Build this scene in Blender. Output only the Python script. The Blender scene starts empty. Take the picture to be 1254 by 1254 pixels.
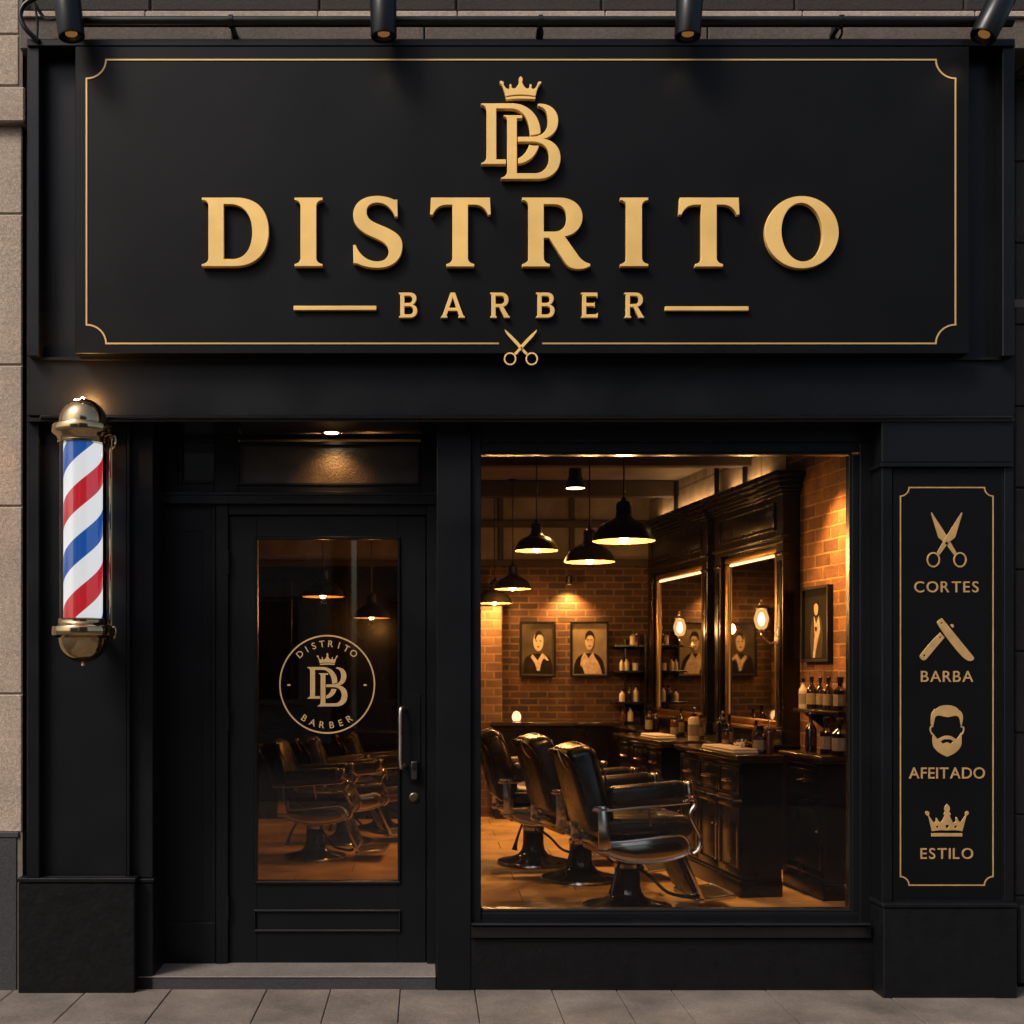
import bpy, bmesh, math, random
from mathutils import Vector, Matrix
R = math.radians
random.seed(7)
S = bpy.context.scene
COL = S.collection

# ------------------------------------------------------------------ camera
CX, CY, F, D, H = 520.0, 820.0, 1500.0, 6.0, 1.596   # principal point and focal length (photo pixels), distance and eye height (m)
cam_d = bpy.data.cameras.new('camera'); cam = bpy.data.objects.new('camera', cam_d); COL.objects.link(cam)
cam.location = (0, -D, H); cam.rotation_euler = (R(90), 0, 0)
cam_d.sensor_width = 36; cam_d.lens = F / 1254 * 36
cam_d.shift_x = (627 - CX) / 1254; cam_d.shift_y = (CY - 627) / 1254
cam_d.clip_end = 600; cam_d.clip_start = 0.05
cam_d.dof.use_dof = True; cam_d.dof.focus_distance = D; cam_d.dof.aperture_fstop = 4.5
S.camera = cam

# ------------------------------------------------------------------ light
SUN_EL, SUN_AZ = R(47), R(-46)       # azimuth measured from the camera's side (-Y), negative = towards the left
sd = Vector((math.sin(SUN_AZ) * math.cos(SUN_EL), -math.cos(SUN_AZ) * math.cos(SUN_EL), math.sin(SUN_EL)))
w = bpy.data.worlds.new('World'); S.world = w; w.use_nodes = True
nt = w.node_tree; nt.nodes.clear()
sky = nt.nodes.new('ShaderNodeTexSky'); sky.sky_type = 'NISHITA'; sky.sun_disc = False
sky.sun_elevation = SUN_EL; sky.sun_rotation = math.atan2(sd.x, sd.y)
sky.air_density = 1.0; sky.dust_density = 4.0; sky.ozone_density = 1.0
bg = nt.nodes.new('ShaderNodeBackground'); bg.inputs[1].default_value = 0.075
ow = nt.nodes.new('ShaderNodeOutputWorld')
nt.links.new(sky.outputs[0], bg.inputs[0]); nt.links.new(bg.outputs[0], ow.inputs[0])
sl = bpy.data.lights.new('sun', 'SUN'); sl.energy = 1.5; sl.angle = R(17); sl.color = (1.0, 0.93, 0.84)
sun = bpy.data.objects.new('sun', sl); COL.objects.link(sun)
sun.rotation_euler = (-sd).to_track_quat('-Z', 'Y').to_euler(); sun.location = sd * 30
S.view_settings.view_transform = 'Standard'; S.view_settings.look = 'None'
S.view_settings.exposure = 1.0; S.view_settings.gamma = 1.0
S.render.engine = 'CYCLES'
S.cycles.use_denoising = True
S.cycles.max_bounces = 8; S.cycles.transparent_max_bounces = 12
S.cycles.caustics_reflective = False; S.cycles.caustics_refractive = False
S.cycles.sample_clamp_indirect = 4.0

# ------------------------------------------------------------------ helpers
def wx(px, y=0.0): return (px - CX) * (D + y) / F
def wz(py, y=0.0): return H - (py - CY) * (D + y) / F

def mat(name, col, rough=0.5, metal=0.0, noise=0.0, nscale=8.0, bump=0.0, bscale=60.0, spec=0.5, emit=None, estr=0.0, coat=0.0, alpha=None, nd=4.0, detail_bump=6.0, bdist=0.01):
    m = bpy.data.materials.new(name); m.use_nodes = True
    n = m.node_tree; b = n.nodes['Principled BSDF']
    b.inputs['Base Color'].default_value = (*col, 1); b.inputs['Roughness'].default_value = rough
    b.inputs['Metallic'].default_value = metal; b.inputs['Specular IOR Level'].default_value = spec
    b.inputs['Coat Weight'].default_value = coat
    if emit: b.inputs['Emission Color'].default_value = (*emit, 1); b.inputs['Emission Strength'].default_value = estr
    tc = n.nodes.new('ShaderNodeTexCoord')
    if noise:
        t = n.nodes.new('ShaderNodeTexNoise'); t.inputs['Scale'].default_value = nscale; t.inputs['Detail'].default_value = nd
        r = n.nodes.new('ShaderNodeMapRange'); r.inputs[1].default_value = .3; r.inputs[2].default_value = .7
        r.inputs[3].default_value = 1 - noise; r.inputs[4].default_value = 1 + noise
        x = n.nodes.new('ShaderNodeMix'); x.data_type = 'RGBA'; x.blend_type = 'MULTIPLY'; x.inputs[0].default_value = 1
        x.inputs[6].default_value = (*col, 1)
        n.links.new(tc.outputs['Object'], t.inputs['Vector']); n.links.new(t.outputs[0], r.inputs[0])
        n.links.new(r.outputs[0], x.inputs[7]); n.links.new(x.outputs[2], b.inputs['Base Color'])
        r2 = n.nodes.new('ShaderNodeMapRange'); r2.inputs[1].default_value = .3; r2.inputs[2].default_value = .7
        r2.inputs[3].default_value = max(.02, rough - .35 * noise); r2.inputs[4].default_value = min(1, rough + .25 * noise)
        n.links.new(t.outputs[0], r2.inputs[0]); n.links.new(r2.outputs[0], b.inputs['Roughness'])
    if bump:
        t2 = n.nodes.new('ShaderNodeTexNoise'); t2.inputs['Scale'].default_value = bscale; t2.inputs['Detail'].default_value = detail_bump
        bp = n.nodes.new('ShaderNodeBump'); bp.inputs['Strength'].default_value = bump; bp.inputs['Distance'].default_value = bdist
        n.links.new(tc.outputs['Object'], t2.inputs['Vector']); n.links.new(t2.outputs[0], bp.inputs['Height'])
        n.links.new(bp.outputs[0], b.inputs['Normal'])
    return m

def emis(name, col, s):
    m = bpy.data.materials.new(name); m.use_nodes = True; n = m.node_tree; n.nodes.clear()
    e = n.nodes.new('ShaderNodeEmission'); o = n.nodes.new('ShaderNodeOutputMaterial')
    e.inputs[0].default_value = (*col, 1); e.inputs[1].default_value = s
    n.links.new(e.outputs[0], o.inputs[0]); return m

def glass_mat(name, tint=(1, 1, 1), ior=1.5, rough=0.0):
    m = bpy.data.materials.new(name); m.use_nodes = True; n = m.node_tree; n.nodes.clear()
    o = n.nodes.new('ShaderNodeOutputMaterial'); mx = n.nodes.new('ShaderNodeMixShader')
    tr = n.nodes.new('ShaderNodeBsdfTransparent'); gl = n.nodes.new('ShaderNodeBsdfGlossy'); fr = n.nodes.new('ShaderNodeFresnel')
    tr.inputs[0].default_value = (*tint, 1); gl.inputs['Roughness'].default_value = rough; fr.inputs[0].default_value = ior
    n.links.new(fr.outputs[0], mx.inputs[0]); n.links.new(tr.outputs[0], mx.inputs[1]); n.links.new(gl.outputs[0], mx.inputs[2])
    n.links.new(mx.outputs[0], o.inputs[0]); return m

def frosted(name, col, s, mix=.5):
    m = emis(name, col, s); n = m.node_tree; o = n.nodes['Material Output']; e = n.nodes['Emission']
    mx = n.nodes.new('ShaderNodeMixShader'); tr = n.nodes.new('ShaderNodeBsdfTransparent'); mx.inputs[0].default_value = mix
    n.links.new(tr.outputs[0], mx.inputs[1]); n.links.new(e.outputs[0], mx.inputs[2]); n.links.new(mx.outputs[0], o.inputs[0]); return m

def brick_mat(name, c1, c2, mortar, bw=.215, bh=.066, mort=.010, bump=.8, rough=.85, var=.5, axis='XZ', stain=.35):
    m = bpy.data.materials.new(name); m.use_nodes = True; n = m.node_tree; b = n.nodes['Principled BSDF']
    tc = n.nodes.new('ShaderNodeTexCoord'); mp = n.nodes.new('ShaderNodeMapping')
    if axis == 'XZ': mp.inputs['Rotation'].default_value = (R(90), 0, 0)
    # object X along the wall, object Z up  ->  brick texture's x, y
    sep = n.nodes.new('ShaderNodeSeparateXYZ'); cmb = n.nodes.new('ShaderNodeCombineXYZ')
    nz = n.nodes.new('ShaderNodeTexNoise'); nz.inputs['Scale'].default_value = 9
    n.links.new(tc.outputs['Object'], nz.inputs['Vector'])
    wob = n.nodes.new('ShaderNodeMath'); wob.operation = 'MULTIPLY_ADD'; wob.inputs[1].default_value = .012; wob.inputs[2].default_value = -.006
    n.links.new(nz.outputs[0], wob.inputs[0])
    n.links.new(tc.outputs['Object'], sep.inputs[0])
    ax = n.nodes.new('ShaderNodeMath'); ax.operation = 'ADD'; az = n.nodes.new('ShaderNodeMath'); az.operation = 'ADD'
    n.links.new(sep.outputs['X' if axis == 'XZ' else 'Y'], ax.inputs[0]); n.links.new(wob.outputs[0], ax.inputs[1])
    n.links.new(sep.outputs['Z'], az.inputs[0]); n.links.new(wob.outputs[0], az.inputs[1])
    n.links.new(ax.outputs[0], cmb.inputs[0]); n.links.new(az.outputs[0], cmb.inputs[1])
    bt = n.nodes.new('ShaderNodeTexBrick'); bt.inputs['Scale'].default_value = 1
    bt.inputs['Brick Width'].default_value = bw; bt.inputs['Row Height'].default_value = bh
    bt.inputs['Mortar Size'].default_value = mort; bt.inputs['Mortar Smooth'].default_value = .3
    bt.inputs['Color1'].default_value = (*c1, 1); bt.inputs['Color2'].default_value = (*c2, 1); bt.inputs['Mortar'].default_value = (*mortar, 1)
    bt.inputs['Bias'].default_value = 0
    n.links.new(cmb.outputs[0], bt.inputs['Vector'])
    n2 = n.nodes.new('ShaderNodeTexNoise'); n2.inputs['Scale'].default_value = 5; n2.inputs['Detail'].default_value = 8; n2.inputs['Roughness'].default_value = .7
    n.links.new(tc.outputs['Object'], n2.inputs['Vector'])
    mr = n.nodes.new('ShaderNodeMapRange'); mr.inputs[1].default_value = .3; mr.inputs[2].default_value = .7; mr.inputs[3].default_value = 1 - stain; mr.inputs[4].default_value = 1 + stain
    n.links.new(n2.outputs[0], mr.inputs[0])
    mx = n.nodes.new('ShaderNodeMix'); mx.data_type = 'RGBA'; mx.blend_type = 'MULTIPLY'; mx.inputs[0].default_value = 1
    n.links.new(bt.outputs['Color'], mx.inputs[6]); n.links.new(mr.outputs[0], mx.inputs[7]); n.links.new(mx.outputs[2], b.inputs['Base Color'])
    b.inputs['Roughness'].default_value = rough
    inv = n.nodes.new('ShaderNodeMath'); inv.operation = 'MULTIPLY_ADD'; inv.inputs[1].default_value = -1; inv.inputs[2].default_value = 1
    n.links.new(bt.outputs['Fac'], inv.inputs[0])
    n3 = n.nodes.new('ShaderNodeTexNoise'); n3.inputs['Scale'].default_value = 45; n3.inputs['Detail'].default_value = 6
    n.links.new(tc.outputs['Object'], n3.inputs['Vector'])
    ad = n.nodes.new('ShaderNodeMath'); ad.operation = 'MULTIPLY_ADD'; ad.inputs[1].default_value = .5
    n.links.new(n3.outputs[0], ad.inputs[0]); n.links.new(inv.outputs[0], ad.inputs[2])
    bp = n.nodes.new('ShaderNodeBump'); bp.inputs['Strength'].default_value = bump; bp.inputs['Distance'].default_value = .008
    n.links.new(ad.outputs[0], bp.inputs['Height']); n.links.new(bp.outputs[0], b.inputs['Normal'])
    return m

def stone_mat(name, c, rough=.85, speck=.35, bump=.5, big=.25, bscale=90):
    m = bpy.data.materials.new(name); m.use_nodes = True; n = m.node_tree; b = n.nodes['Principled BSDF']
    tc = n.nodes.new('ShaderNodeTexCoord')
    def nz(s, d=8, r=.6):
        t = n.nodes.new('ShaderNodeTexNoise'); t.inputs['Scale'].default_value = s; t.inputs['Detail'].default_value = d; t.inputs['Roughness'].default_value = r
        n.links.new(tc.outputs['Object'], t.inputs['Vector']); return t
    a, c2, sp = nz(2.2), nz(170, 3, .8), nz(55, 6, .7)
    def rng(t, lo, hi, a0=.3, a1=.7):
        r = n.nodes.new('ShaderNodeMapRange'); r.inputs[1].default_value = a0; r.inputs[2].default_value = a1; r.inputs[3].default_value = lo; r.inputs[4].default_value = hi
        n.links.new(t.outputs[0], r.inputs[0]); return r
    r1, r2, r3 = rng(a, 1 - big, 1 + big), rng(c2, 1 - speck, 1 + speck), rng(sp, 1 - speck * .6, 1 + speck * .6)
    x1 = n.nodes.new('ShaderNodeMath'); x1.operation = 'MULTIPLY'; x2 = n.nodes.new('ShaderNodeMath'); x2.operation = 'MULTIPLY'
    n.links.new(r1.outputs[0], x1.inputs[0]); n.links.new(r2.outputs[0], x1.inputs[1]); n.links.new(x1.outputs[0], x2.inputs[0]); n.links.new(r3.outputs[0], x2.inputs[1])
    mx = n.nodes.new('ShaderNodeMix'); mx.data_type = 'RGBA'; mx.blend_type = 'MULTIPLY'; mx.inputs[0].default_value = 1; mx.inputs[6].default_value = (*c, 1)
    n.links.new(x2.outputs[0], mx.inputs[7]); n.links.new(mx.outputs[2], b.inputs['Base Color'])
    b.inputs['Roughness'].default_value = rough
    t = nz(bscale, 8, .65); bp = n.nodes.new('ShaderNodeBump'); bp.inputs['Strength'].default_value = bump; bp.inputs['Distance'].default_value = .006
    n.links.new(t.outputs[0], bp.inputs['Height']); n.links.new(bp.outputs[0], b.inputs['Normal'])
    return m

# --- mesh builders ---------------------------------------------------
def NB(): return bmesh.new()
def merge(bm, src, M=None):
    me = bpy.data.meshes.new('tmp'); src.to_mesh(me); src.free()
    if M is not None: me.transform(M)
    bm.from_mesh(me); bpy.data.meshes.remove(me)
def box(bm, x0, x1, y0, y1, z0, z1, bev=0.0, seg=1, M=None):
    t = bmesh.new(); bmesh.ops.create_cube(t, size=1)
    for v in t.verts: v.co = Vector((x0 + (v.co.x + .5) * (x1 - x0), y0 + (v.co.y + .5) * (y1 - y0), z0 + (v.co.z + .5) * (z1 - z0)))
    if bev: bmesh.ops.bevel(t, geom=t.edges[:] , offset=min(bev, .49 * min(abs(x1 - x0), abs(y1 - y0), abs(z1 - z0))), segments=seg, profile=.5, affect='EDGES')
    bmesh.ops.recalc_face_normals(t, faces=t.faces[:])
    merge(bm, t, M)
def fb(bm, px0, py0, px1, py1, yf, yb, bev=.003):
    """box whose front face is the photo rectangle px0,py0..px1,py1 measured at depth yf"""
    box(bm, wx(px0, yf), wx(px1, yf), yf, yb, wz(py1, yf), wz(py0, yf), bev)
def lathe(bm, prof, c=(0, 0, 0), seg=32, M=None, cap=True):
    t = bmesh.new(); rings = []
    for r, z in prof:
        rings.append([t.verts.new((max(r, 1e-5) * math.cos(2 * math.pi * k / seg), max(r, 1e-5) * math.sin(2 * math.pi * k / seg), z)) for k in range(seg)])
    for a, b in zip(rings, rings[1:]):
        for k in range(seg): t.faces.new((a[k], a[(k + 1) % seg], b[(k + 1) % seg], b[k]))
    if cap:
        if prof[0][0] > 1e-4: t.faces.new(rings[0][::-1])
        if prof[-1][0] > 1e-4: t.faces.new(rings[-1])
    bmesh.ops.remove_doubles(t, verts=t.verts[:], dist=1e-5)
    bmesh.ops.recalc_face_normals(t, faces=t.faces[:])
    T = Matrix.Translation(c)
    merge(bm, t, (M @ T) if M is not None else T)
def smooth_pts(pts, n=6):
    pts = [Vector(p) for p in pts]; out = []
    for i in range(len(pts) - 1):
        p0 = pts[max(i - 1, 0)]; p1 = pts[i]; p2 = pts[i + 1]; p3 = pts[min(i + 2, len(pts) - 1)]
        for k in range(n):
            t = k / n
            out.append(.5 * ((2 * p1) + (-p0 + p2) * t + (2 * p0 - 5 * p1 + 4 * p2 - p3) * t * t + (-p0 + 3 * p1 - 3 * p2 + p3) * t ** 3))
    out.append(pts[-1]); return out
def tube(bm, pts, r, seg=10, smooth=0, flat=1.0, M=None, closed=False):
    """round (or flattened) tube along points; r may be a list"""
    if smooth: 
        n0 = len(pts); pts = smooth_pts(pts, smooth)
        if isinstance(r, (list, tuple)):
            rr = []
            for i in range(n0 - 1):
                for k in range(smooth): rr.append(r[i] + (r[i + 1] - r[i]) * k / smooth)
            r = rr + [r[-1]]
    pts = [Vector(p) for p in pts]
    if not isinstance(r, (list, tuple)): r = [r] * len(pts)
    t = bmesh.new(); rings = []; up = None
    for i, p in enumerate(pts):
        if closed: d = pts[(i + 1) % len(pts)] - pts[i - 1]
        else: d = pts[min(i + 1, len(pts) - 1)] - pts[max(i - 1, 0)]
        d.normalize()
        if up is None: up = Vector((0, 1, 0)) if abs(d.y) < .9 else Vector((1, 0, 0))
        s = d.cross(up)
        s.normalize(); up = s.cross(d).normalized()
        rings.append([t.verts.new(p + s * r[i] * math.cos(2 * math.pi * k / seg) + up * r[i] * flat * math.sin(2 * math.pi * k / seg)) for k in range(seg)])
    prs = list(zip(rings, rings[1:])) + ([(rings[-1], rings[0])] if closed else [])
    for a, b in prs:
        for k in range(seg): t.faces.new((a[k], a[(k + 1) % seg], b[(k + 1) % seg], b[k]))
    if not closed: t.faces.new(rings[0][::-1]); t.faces.new(rings[-1])
    bmesh.ops.recalc_face_normals(t, faces=t.faces[:])
    merge(bm, t, M)
def prism(bm, poly, a0, a1, axis='y', bev=0.0, seg=2, M=None):
    """extrude a 2-D polygon (u, v) between a0 and a1; axis y: (u, a, v)"""
    t = bmesh.new()
    def pt(u, v, a): return {'y': (u, a, v), 'x': (a, u, v), 'z': (u, v, a)}[axis]
    A = [t.verts.new(pt(u, v, a0)) for u, v in poly]; B = [t.verts.new(pt(u, v, a1)) for u, v in poly]
    t.faces.new(A); t.faces.new(B[::-1])
    for i in range(len(poly)): t.faces.new((A[i], B[i], B[(i + 1) % len(poly)], A[(i + 1) % len(poly)]))
    bmesh.ops.recalc_face_normals(t, faces=t.faces[:])
    if bev: bmesh.ops.bevel(t, geom=[e for e in t.edges if e.calc_face_angle(0) > .3], offset=bev, segments=seg, profile=.5, affect='EDGES')
    merge(bm, t, M)

# --- object builders -------------------------------------------------
def thing(name, label, cat, loc=(0, 0, 0), rotz=0.0, group=None):
    o = bpy.data.objects.new(name, None); COL.objects.link(o); o.empty_display_size = .1
    o.location = loc; o.rotation_euler = (0, 0, rotz); o['label'] = label; o['category'] = cat
    if group: o['group'] = group
    return o
def base_of(p):
    v = Vector((0, 0, 0))
    while p is not None: v += p.location; p = p.parent
    return v
def obj(name, bm, m, parent=None, world=False, smooth=35, label=None):
    me = bpy.data.meshes.new(name)
    if isinstance(bm, bpy.types.Mesh): me = bm
    else: bm.to_mesh(me); bm.free()
    if world and parent is not None: me.transform(Matrix.Translation(-base_of(parent)))
    for mm in (m if isinstance(m, (list, tuple)) else [m]): me.materials.append(mm)
    if smooth:
        me.shade_smooth() if hasattr(me, 'shade_smooth') else None
        try: me.set_sharp_from_angle(angle=R(smooth))
        except Exception: pass
    o = bpy.data.objects.new(name, me); COL.objects.link(o); o.parent = parent
    if label: o['label'] = label
    return o
def tag(o, label, cat, group=None, kind=None):
    o['label'] = label; o['category'] = cat
    if group: o['group'] = group
    return o
def struct(name, bm, m, **k):
    o = obj(name, bm, m, **k); o['kind'] = 'structure'; return o
def copy_tree(o, parent=None):
    c = o.copy(); COL.objects.link(c); c.parent = parent
    for ch in list(o.children): copy_tree(ch, c)
    return c
def place(o, loc, rotz=None, label=None, scale=None):
    o.location = loc
    if rotz is not None: o.rotation_euler = (0, 0, rotz)
    if label: o['label'] = label
    if scale: o.scale = scale if isinstance(scale, tuple) else (scale,) * 3
    return o

# --- outlines --------------------------------------------------------
import re
def svg(d, ox=0, oy=0, sc=1.0, n=10):
    """sample an outline description (M L C Z) -> list of closed contours in photo pixels"""
    tok = re.findall(r'[MLCZ]|-?\d+\.?\d*', d); i = 0; out = []; cur = []; cmd = None
    while i < len(tok):
        if tok[i] in 'MLCZ':
            cmd = tok[i]; i += 1
            if cmd == 'Z':
                out.append(cur); cur = []; continue
        if cmd in 'ML':
            cur.append((float(tok[i]), float(tok[i + 1]))); i += 2
        elif cmd == 'C':
            p0 = cur[-1]; v = [float(t) for t in tok[i:i + 6]]; i += 6
            for k in range(1, n + 1):
                t = k / n; a = (1 - t) ** 3; b = 3 * t * (1 - t) ** 2; c = 3 * t * t * (1 - t); e = t ** 3
                cur.append((a * p0[0] + b * v[0] + c * v[2] + e * v[4], a * p0[1] + b * v[1] + c * v[3] + e * v[5]))
    if cur: out.append(cur)
    return [[(ox + x / sc, oy + y / sc) for x, y in c] for c in out]
def ell(cx, cy, rx, ry, n=48, rot=0):
    c, s = math.cos(rot), math.sin(rot)
    return [(cx + rx * math.cos(2 * math.pi * k / n) * c - ry * math.sin(2 * math.pi * k / n) * s, cy + rx * math.cos(2 * math.pi * k / n) * s + ry * math.sin(2 * math.pi * k / n) * c) for k in range(n)]
def plate(bm, contours, yf, thick, bev=.0015, M=None):
    """contours in world (X, Z); plate with its front face at y=yf"""
    cu = bpy.data.curves.new('c', 'CURVE'); cu.dimensions = '2D'; cu.fill_mode = 'BOTH'
    cu.extrude = thick / 2 - bev; cu.bevel_depth = bev; cu.offset = -bev; cu.bevel_resolution = 0
    for c in contours:
        cc = [c[0]]
        for p in c[1:]:
            if (p[0] - cc[-1][0]) ** 2 + (p[1] - cc[-1][1]) ** 2 > 1e-9: cc.append(p)
        if (cc[0][0] - cc[-1][0]) ** 2 + (cc[0][1] - cc[-1][1]) ** 2 < 1e-9: cc.pop()
        sp = cu.splines.new('POLY'); sp.points.add(len(cc) - 1); sp.use_cyclic_u = True
        for q, (x, z) in zip(sp.points, cc): q.co = (x, z, 0, 1)
    o = bpy.data.objects.new('c', cu); COL.objects.link(o)
    dg = bpy.context.evaluated_depsgraph_get(); dg.update()
    me = bpy.data.meshes.new_from_object(o.evaluated_get(dg))
    bpy.data.objects.remove(o); bpy.data.curves.remove(cu)
    me.transform(Matrix(((1, 0, 0, 0), (0, 0, -1, yf + thick / 2), (0, 1, 0, 0), (0, 0, 0, 1))))
    if M is not None: me.transform(M)
    bm.from_mesh(me); bpy.data.meshes.remove(me)
def pxplate(bm, contours, yf, thick, bev=.0015):
    plate(bm, [[(wx(x, yf), wz(y, yf)) for x, y in c] for c in contours], yf, thick, bev)
_gl = {}
def glyph(ch, off=0.0):
    """contour mesh of one letter of the built-in font, as (verts2d, faces, bbox)"""
    k = (ch, off)
    if k not in _gl:
        cu = bpy.data.curves.new('t', 'FONT'); cu.body = ch; cu.offset = off; cu.extrude = .5; cu.resolution_u = 6
        o = bpy.data.objects.new('t', cu); COL.objects.link(o)
        dg = bpy.context.evaluated_depsgraph_get(); dg.update()
        me = bpy.data.meshes.new_from_object(o.evaluated_get(dg))
        bpy.data.objects.remove(o); bpy.data.curves.remove(cu)
        xs = [v.co.x for v in me.vertices]; ys = [v.co.y for v in me.vertices]
        _gl[k] = (me, min(xs), max(xs), min(ys), max(ys))
    return _gl[k]
def put_glyph(bm, ch, x0, x1, z0, z1, yf, thick, off=0.0, M=None):
    me, a0, a1, b0, b1 = glyph(ch, off); m2 = me.copy()
    sx = (x1 - x0) / (a1 - a0); sz = (z1 - z0) / (b1 - b0)
    m2.transform(Matrix(((sx, 0, 0, x0 - a0 * sx), (0, 0, -thick, yf + thick / 2), (0, sz, 0, z0 - b0 * sz), (0, 0, 0, 1))))
    if M is not None: m2.transform(M)
    bm.from_mesh(m2); bpy.data.meshes.remove(m2)
def word(bm, s, px0, px1, py0, py1, yf, thick=.003, off=.02):
    """fit a word between two photo columns, letters evenly gapped"""
    H_ = wz(py0, yf) - wz(py1, yf); ref = glyph('E', off); sc = H_ / (ref[4] - ref[3])
    ws = [(glyph(c, off)[2] - glyph(c, off)[1]) * sc for c in s]
    W = wx(px1, yf) - wx(px0, yf); gap = (W - sum(ws)) / (len(s) - 1); x = wx(px0, yf)
    if gap < .15 * H_:
        k = (W - .15 * H_ * (len(s) - 1)) / sum(ws); ws = [q * k for q in ws]; gap = .15 * H_
    for c, q in zip(s, ws):
        g = glyph(c, off); lo = (g[3] - ref[3]) * sc; hi = (g[4] - ref[4]) * sc
        put_glyph(bm, c, x, x + q, wz(py1, yf) + lo, wz(py0, yf) + hi, yf, thick, off); x += q + gap
def strip(bm, pts, wd, yf, th, closed=False):
    """thin line of width wd following photo points, lying at depth yf"""
    P = [Vector((wx(x, yf), wz(y, yf))) for x, y in pts]; n = len(P); L = []; Rr = []
    for i, p in enumerate(P):
        a = P[i - 1] if (i or closed) else None; b = P[(i + 1) % n] if (i < n - 1 or closed) else None
        d1 = (p - a).normalized() if a is not None else (b - p).normalized()
        d2 = (b - p).normalized() if b is not None else d1
        nn = Vector((-(d1 + d2).y, (d1 + d2).x)).normalized(); c = max(.5, nn.dot(Vector((-d1.y, d1.x))))
        L.append(p + nn * wd / 2 / c); Rr.append(p - nn * wd / 2 / c)
    t = bmesh.new()
    def V(p, y): return t.verts.new((p.x, y, p.y))
    r = [(V(l, yf), V(q, yf), V(q, yf + th), V(l, yf + th)) for l, q in zip(L, Rr)]
    for i in range(n if closed else n - 1):
        a, b = r[i], r[(i + 1) % n]
        for k in range(4): t.faces.new((a[k], a[(k + 1) % 4], b[(k + 1) % 4], b[k]))
    if not closed: t.faces.new(r[0]); t.faces.new(r[-1][::-1])
    bmesh.ops.recalc_face_normals(t, faces=t.faces[:]); merge(bm, t)
def notched(x0, y0, x1, y1, rx, ry, n=8):
    """rectangle with concave round corners (clockwise from top left notch)"""
    out = []
    for cx, cy, a0, a1 in ((x0, y0, 90, 0), (x1, y0, 180, 90), (x1, y1, 270, 180), (x0, y1, 360, 270)):
        for k in range(n + 1):
            a = R(a0 + (a1 - a0) * k / n); out.append((cx + rx * math.cos(a), cy + ry * math.sin(a)))
    return out
def light(name, kind, loc, e, col, parent=None, size=.03, **k):
    l = bpy.data.lights.new(name, kind); l.energy = e; l.color = col
    if kind in ('POINT', 'SPOT'): l.shadow_soft_size = size
    if kind == 'SPOT': l.spot_size = k.get('angle', R(60)); l.spot_blend = k.get('blend', .6)
    o = bpy.data.objects.new(name, l); COL.objects.link(o); o.parent = parent; o.location = loc
    if 'aim' in k: o.rotation_euler = Vector(k['aim']).to_track_quat('-Z', 'Y').to_euler()
    return o

# ------------------------------------------------------------------ materials
PAINT = mat('black_paint', (.0041, .0046, .0058), .38, noise=.15, nscale=3, bump=.10, bscale=260, spec=.22, bdist=.003)
BOARD = mat('sign_board_paint', (.0031, .0032, .0038), .44, noise=.10, nscale=2.5, bump=.10, bscale=320, spec=.15, bdist=.003)
TRIM = mat('satin_trim_paint', (.0040, .0044, .0056), .24, noise=.12, nscale=5, bump=.05, bscale=160, spec=.5, bdist=.002)
AGED = mat('aged_metal', (.11, .085, .06), .35, metal=.8)
FRIEZE = stone_mat('shaded_dirty_frieze', (.016, .012, .009), speck=.3, big=.35, bump=.7, bscale=50)  # shade of the recessed wall put into the colour, along with its dirt
PLINTH = mat('plinth_paint', (.0042, .0044, .0049), .45, spec=.2, noise=.16, nscale=14, bump=.55, bscale=38, bdist=.006, nd=8)
GOLD = mat('satin_gold', (.88, .56, .175), .36, metal=.22, noise=.10, nscale=5, bump=.05, bscale=200, bdist=.002)
GILT = mat('gold_leaf', (.50, .30, .11), .42, metal=.3, noise=.12, nscale=20)
DECAL = mat('gold_vinyl', (.42, .27, .11), .5, noise=.08, nscale=30)
BRASS = mat('polished_brass', (.50, .36, .19), .12, metal=1, noise=.1, nscale=9, bump=.03, bscale=30, bdist=.002)
CHROME = mat('chrome', (.80, .77, .72), .20, metal=1, noise=.06, nscale=10)
BRONZE = mat('bronze', (.74, .60, .50), .30, metal=1, noise=.1, nscale=12)
BLACKM = mat('black_metal', (.004, .0045, .005), .34, noise=.15, nscale=10, spec=.30)
LEATHER = mat('black_leather', (.018, .013, .010), .30, noise=.3, nscale=6, bump=.25, bscale=140, spec=.6, bdist=.002)
GLOSSB = mat('black_gloss', (.010, .009, .008), .10, spec=.6, coat=.5)
WOOD = mat('dark_wood', (.0042, .0026, .0018), .27, noise=.2, nscale=3, bump=.03, bscale=14, spec=.35)
WOODTOP = mat('counter_top', (.030, .019, .012), .16, noise=.3, nscale=9, spec=.55)
TIMBER = mat('rough_timber', (.035, .022, .014), .8, noise=.35, nscale=6, bump=.5, bscale=30)
PLASTER = mat('old_plaster', (.20, .165, .13), .9, noise=.35, nscale=3.5, bump=.5, bscale=20, nd=8)
CEIL = mat('ceiling_panel', (.13, .11, .09), .9, noise=.4, nscale=2.5, bump=.3, bscale=20, nd=8)
STONE = stone_mat('limestone', (.33, .255, .195), speck=.42, big=.18, bump=.6, bscale=70)
STONER = stone_mat('dark_stone', (.030, .025, .021), speck=.3, big=.35, bump=.7, bscale=50)  # darker stone tone for the right-hand wall
STONED = stone_mat('dark_limestone', (.085, .066, .052), speck=.35, big=.3, bump=.6, bscale=50)  # darker limestone tone for the wall above the sign and the outer shell
GRANITE = stone_mat('dark_granite', (.024, .024, .026), rough=.7, speck=.45, big=.2, bump=.35)
STEPM = stone_mat('step_stone', (.125, .108, .095), rough=.75, speck=.4, big=.25, bump=.4)
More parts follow.
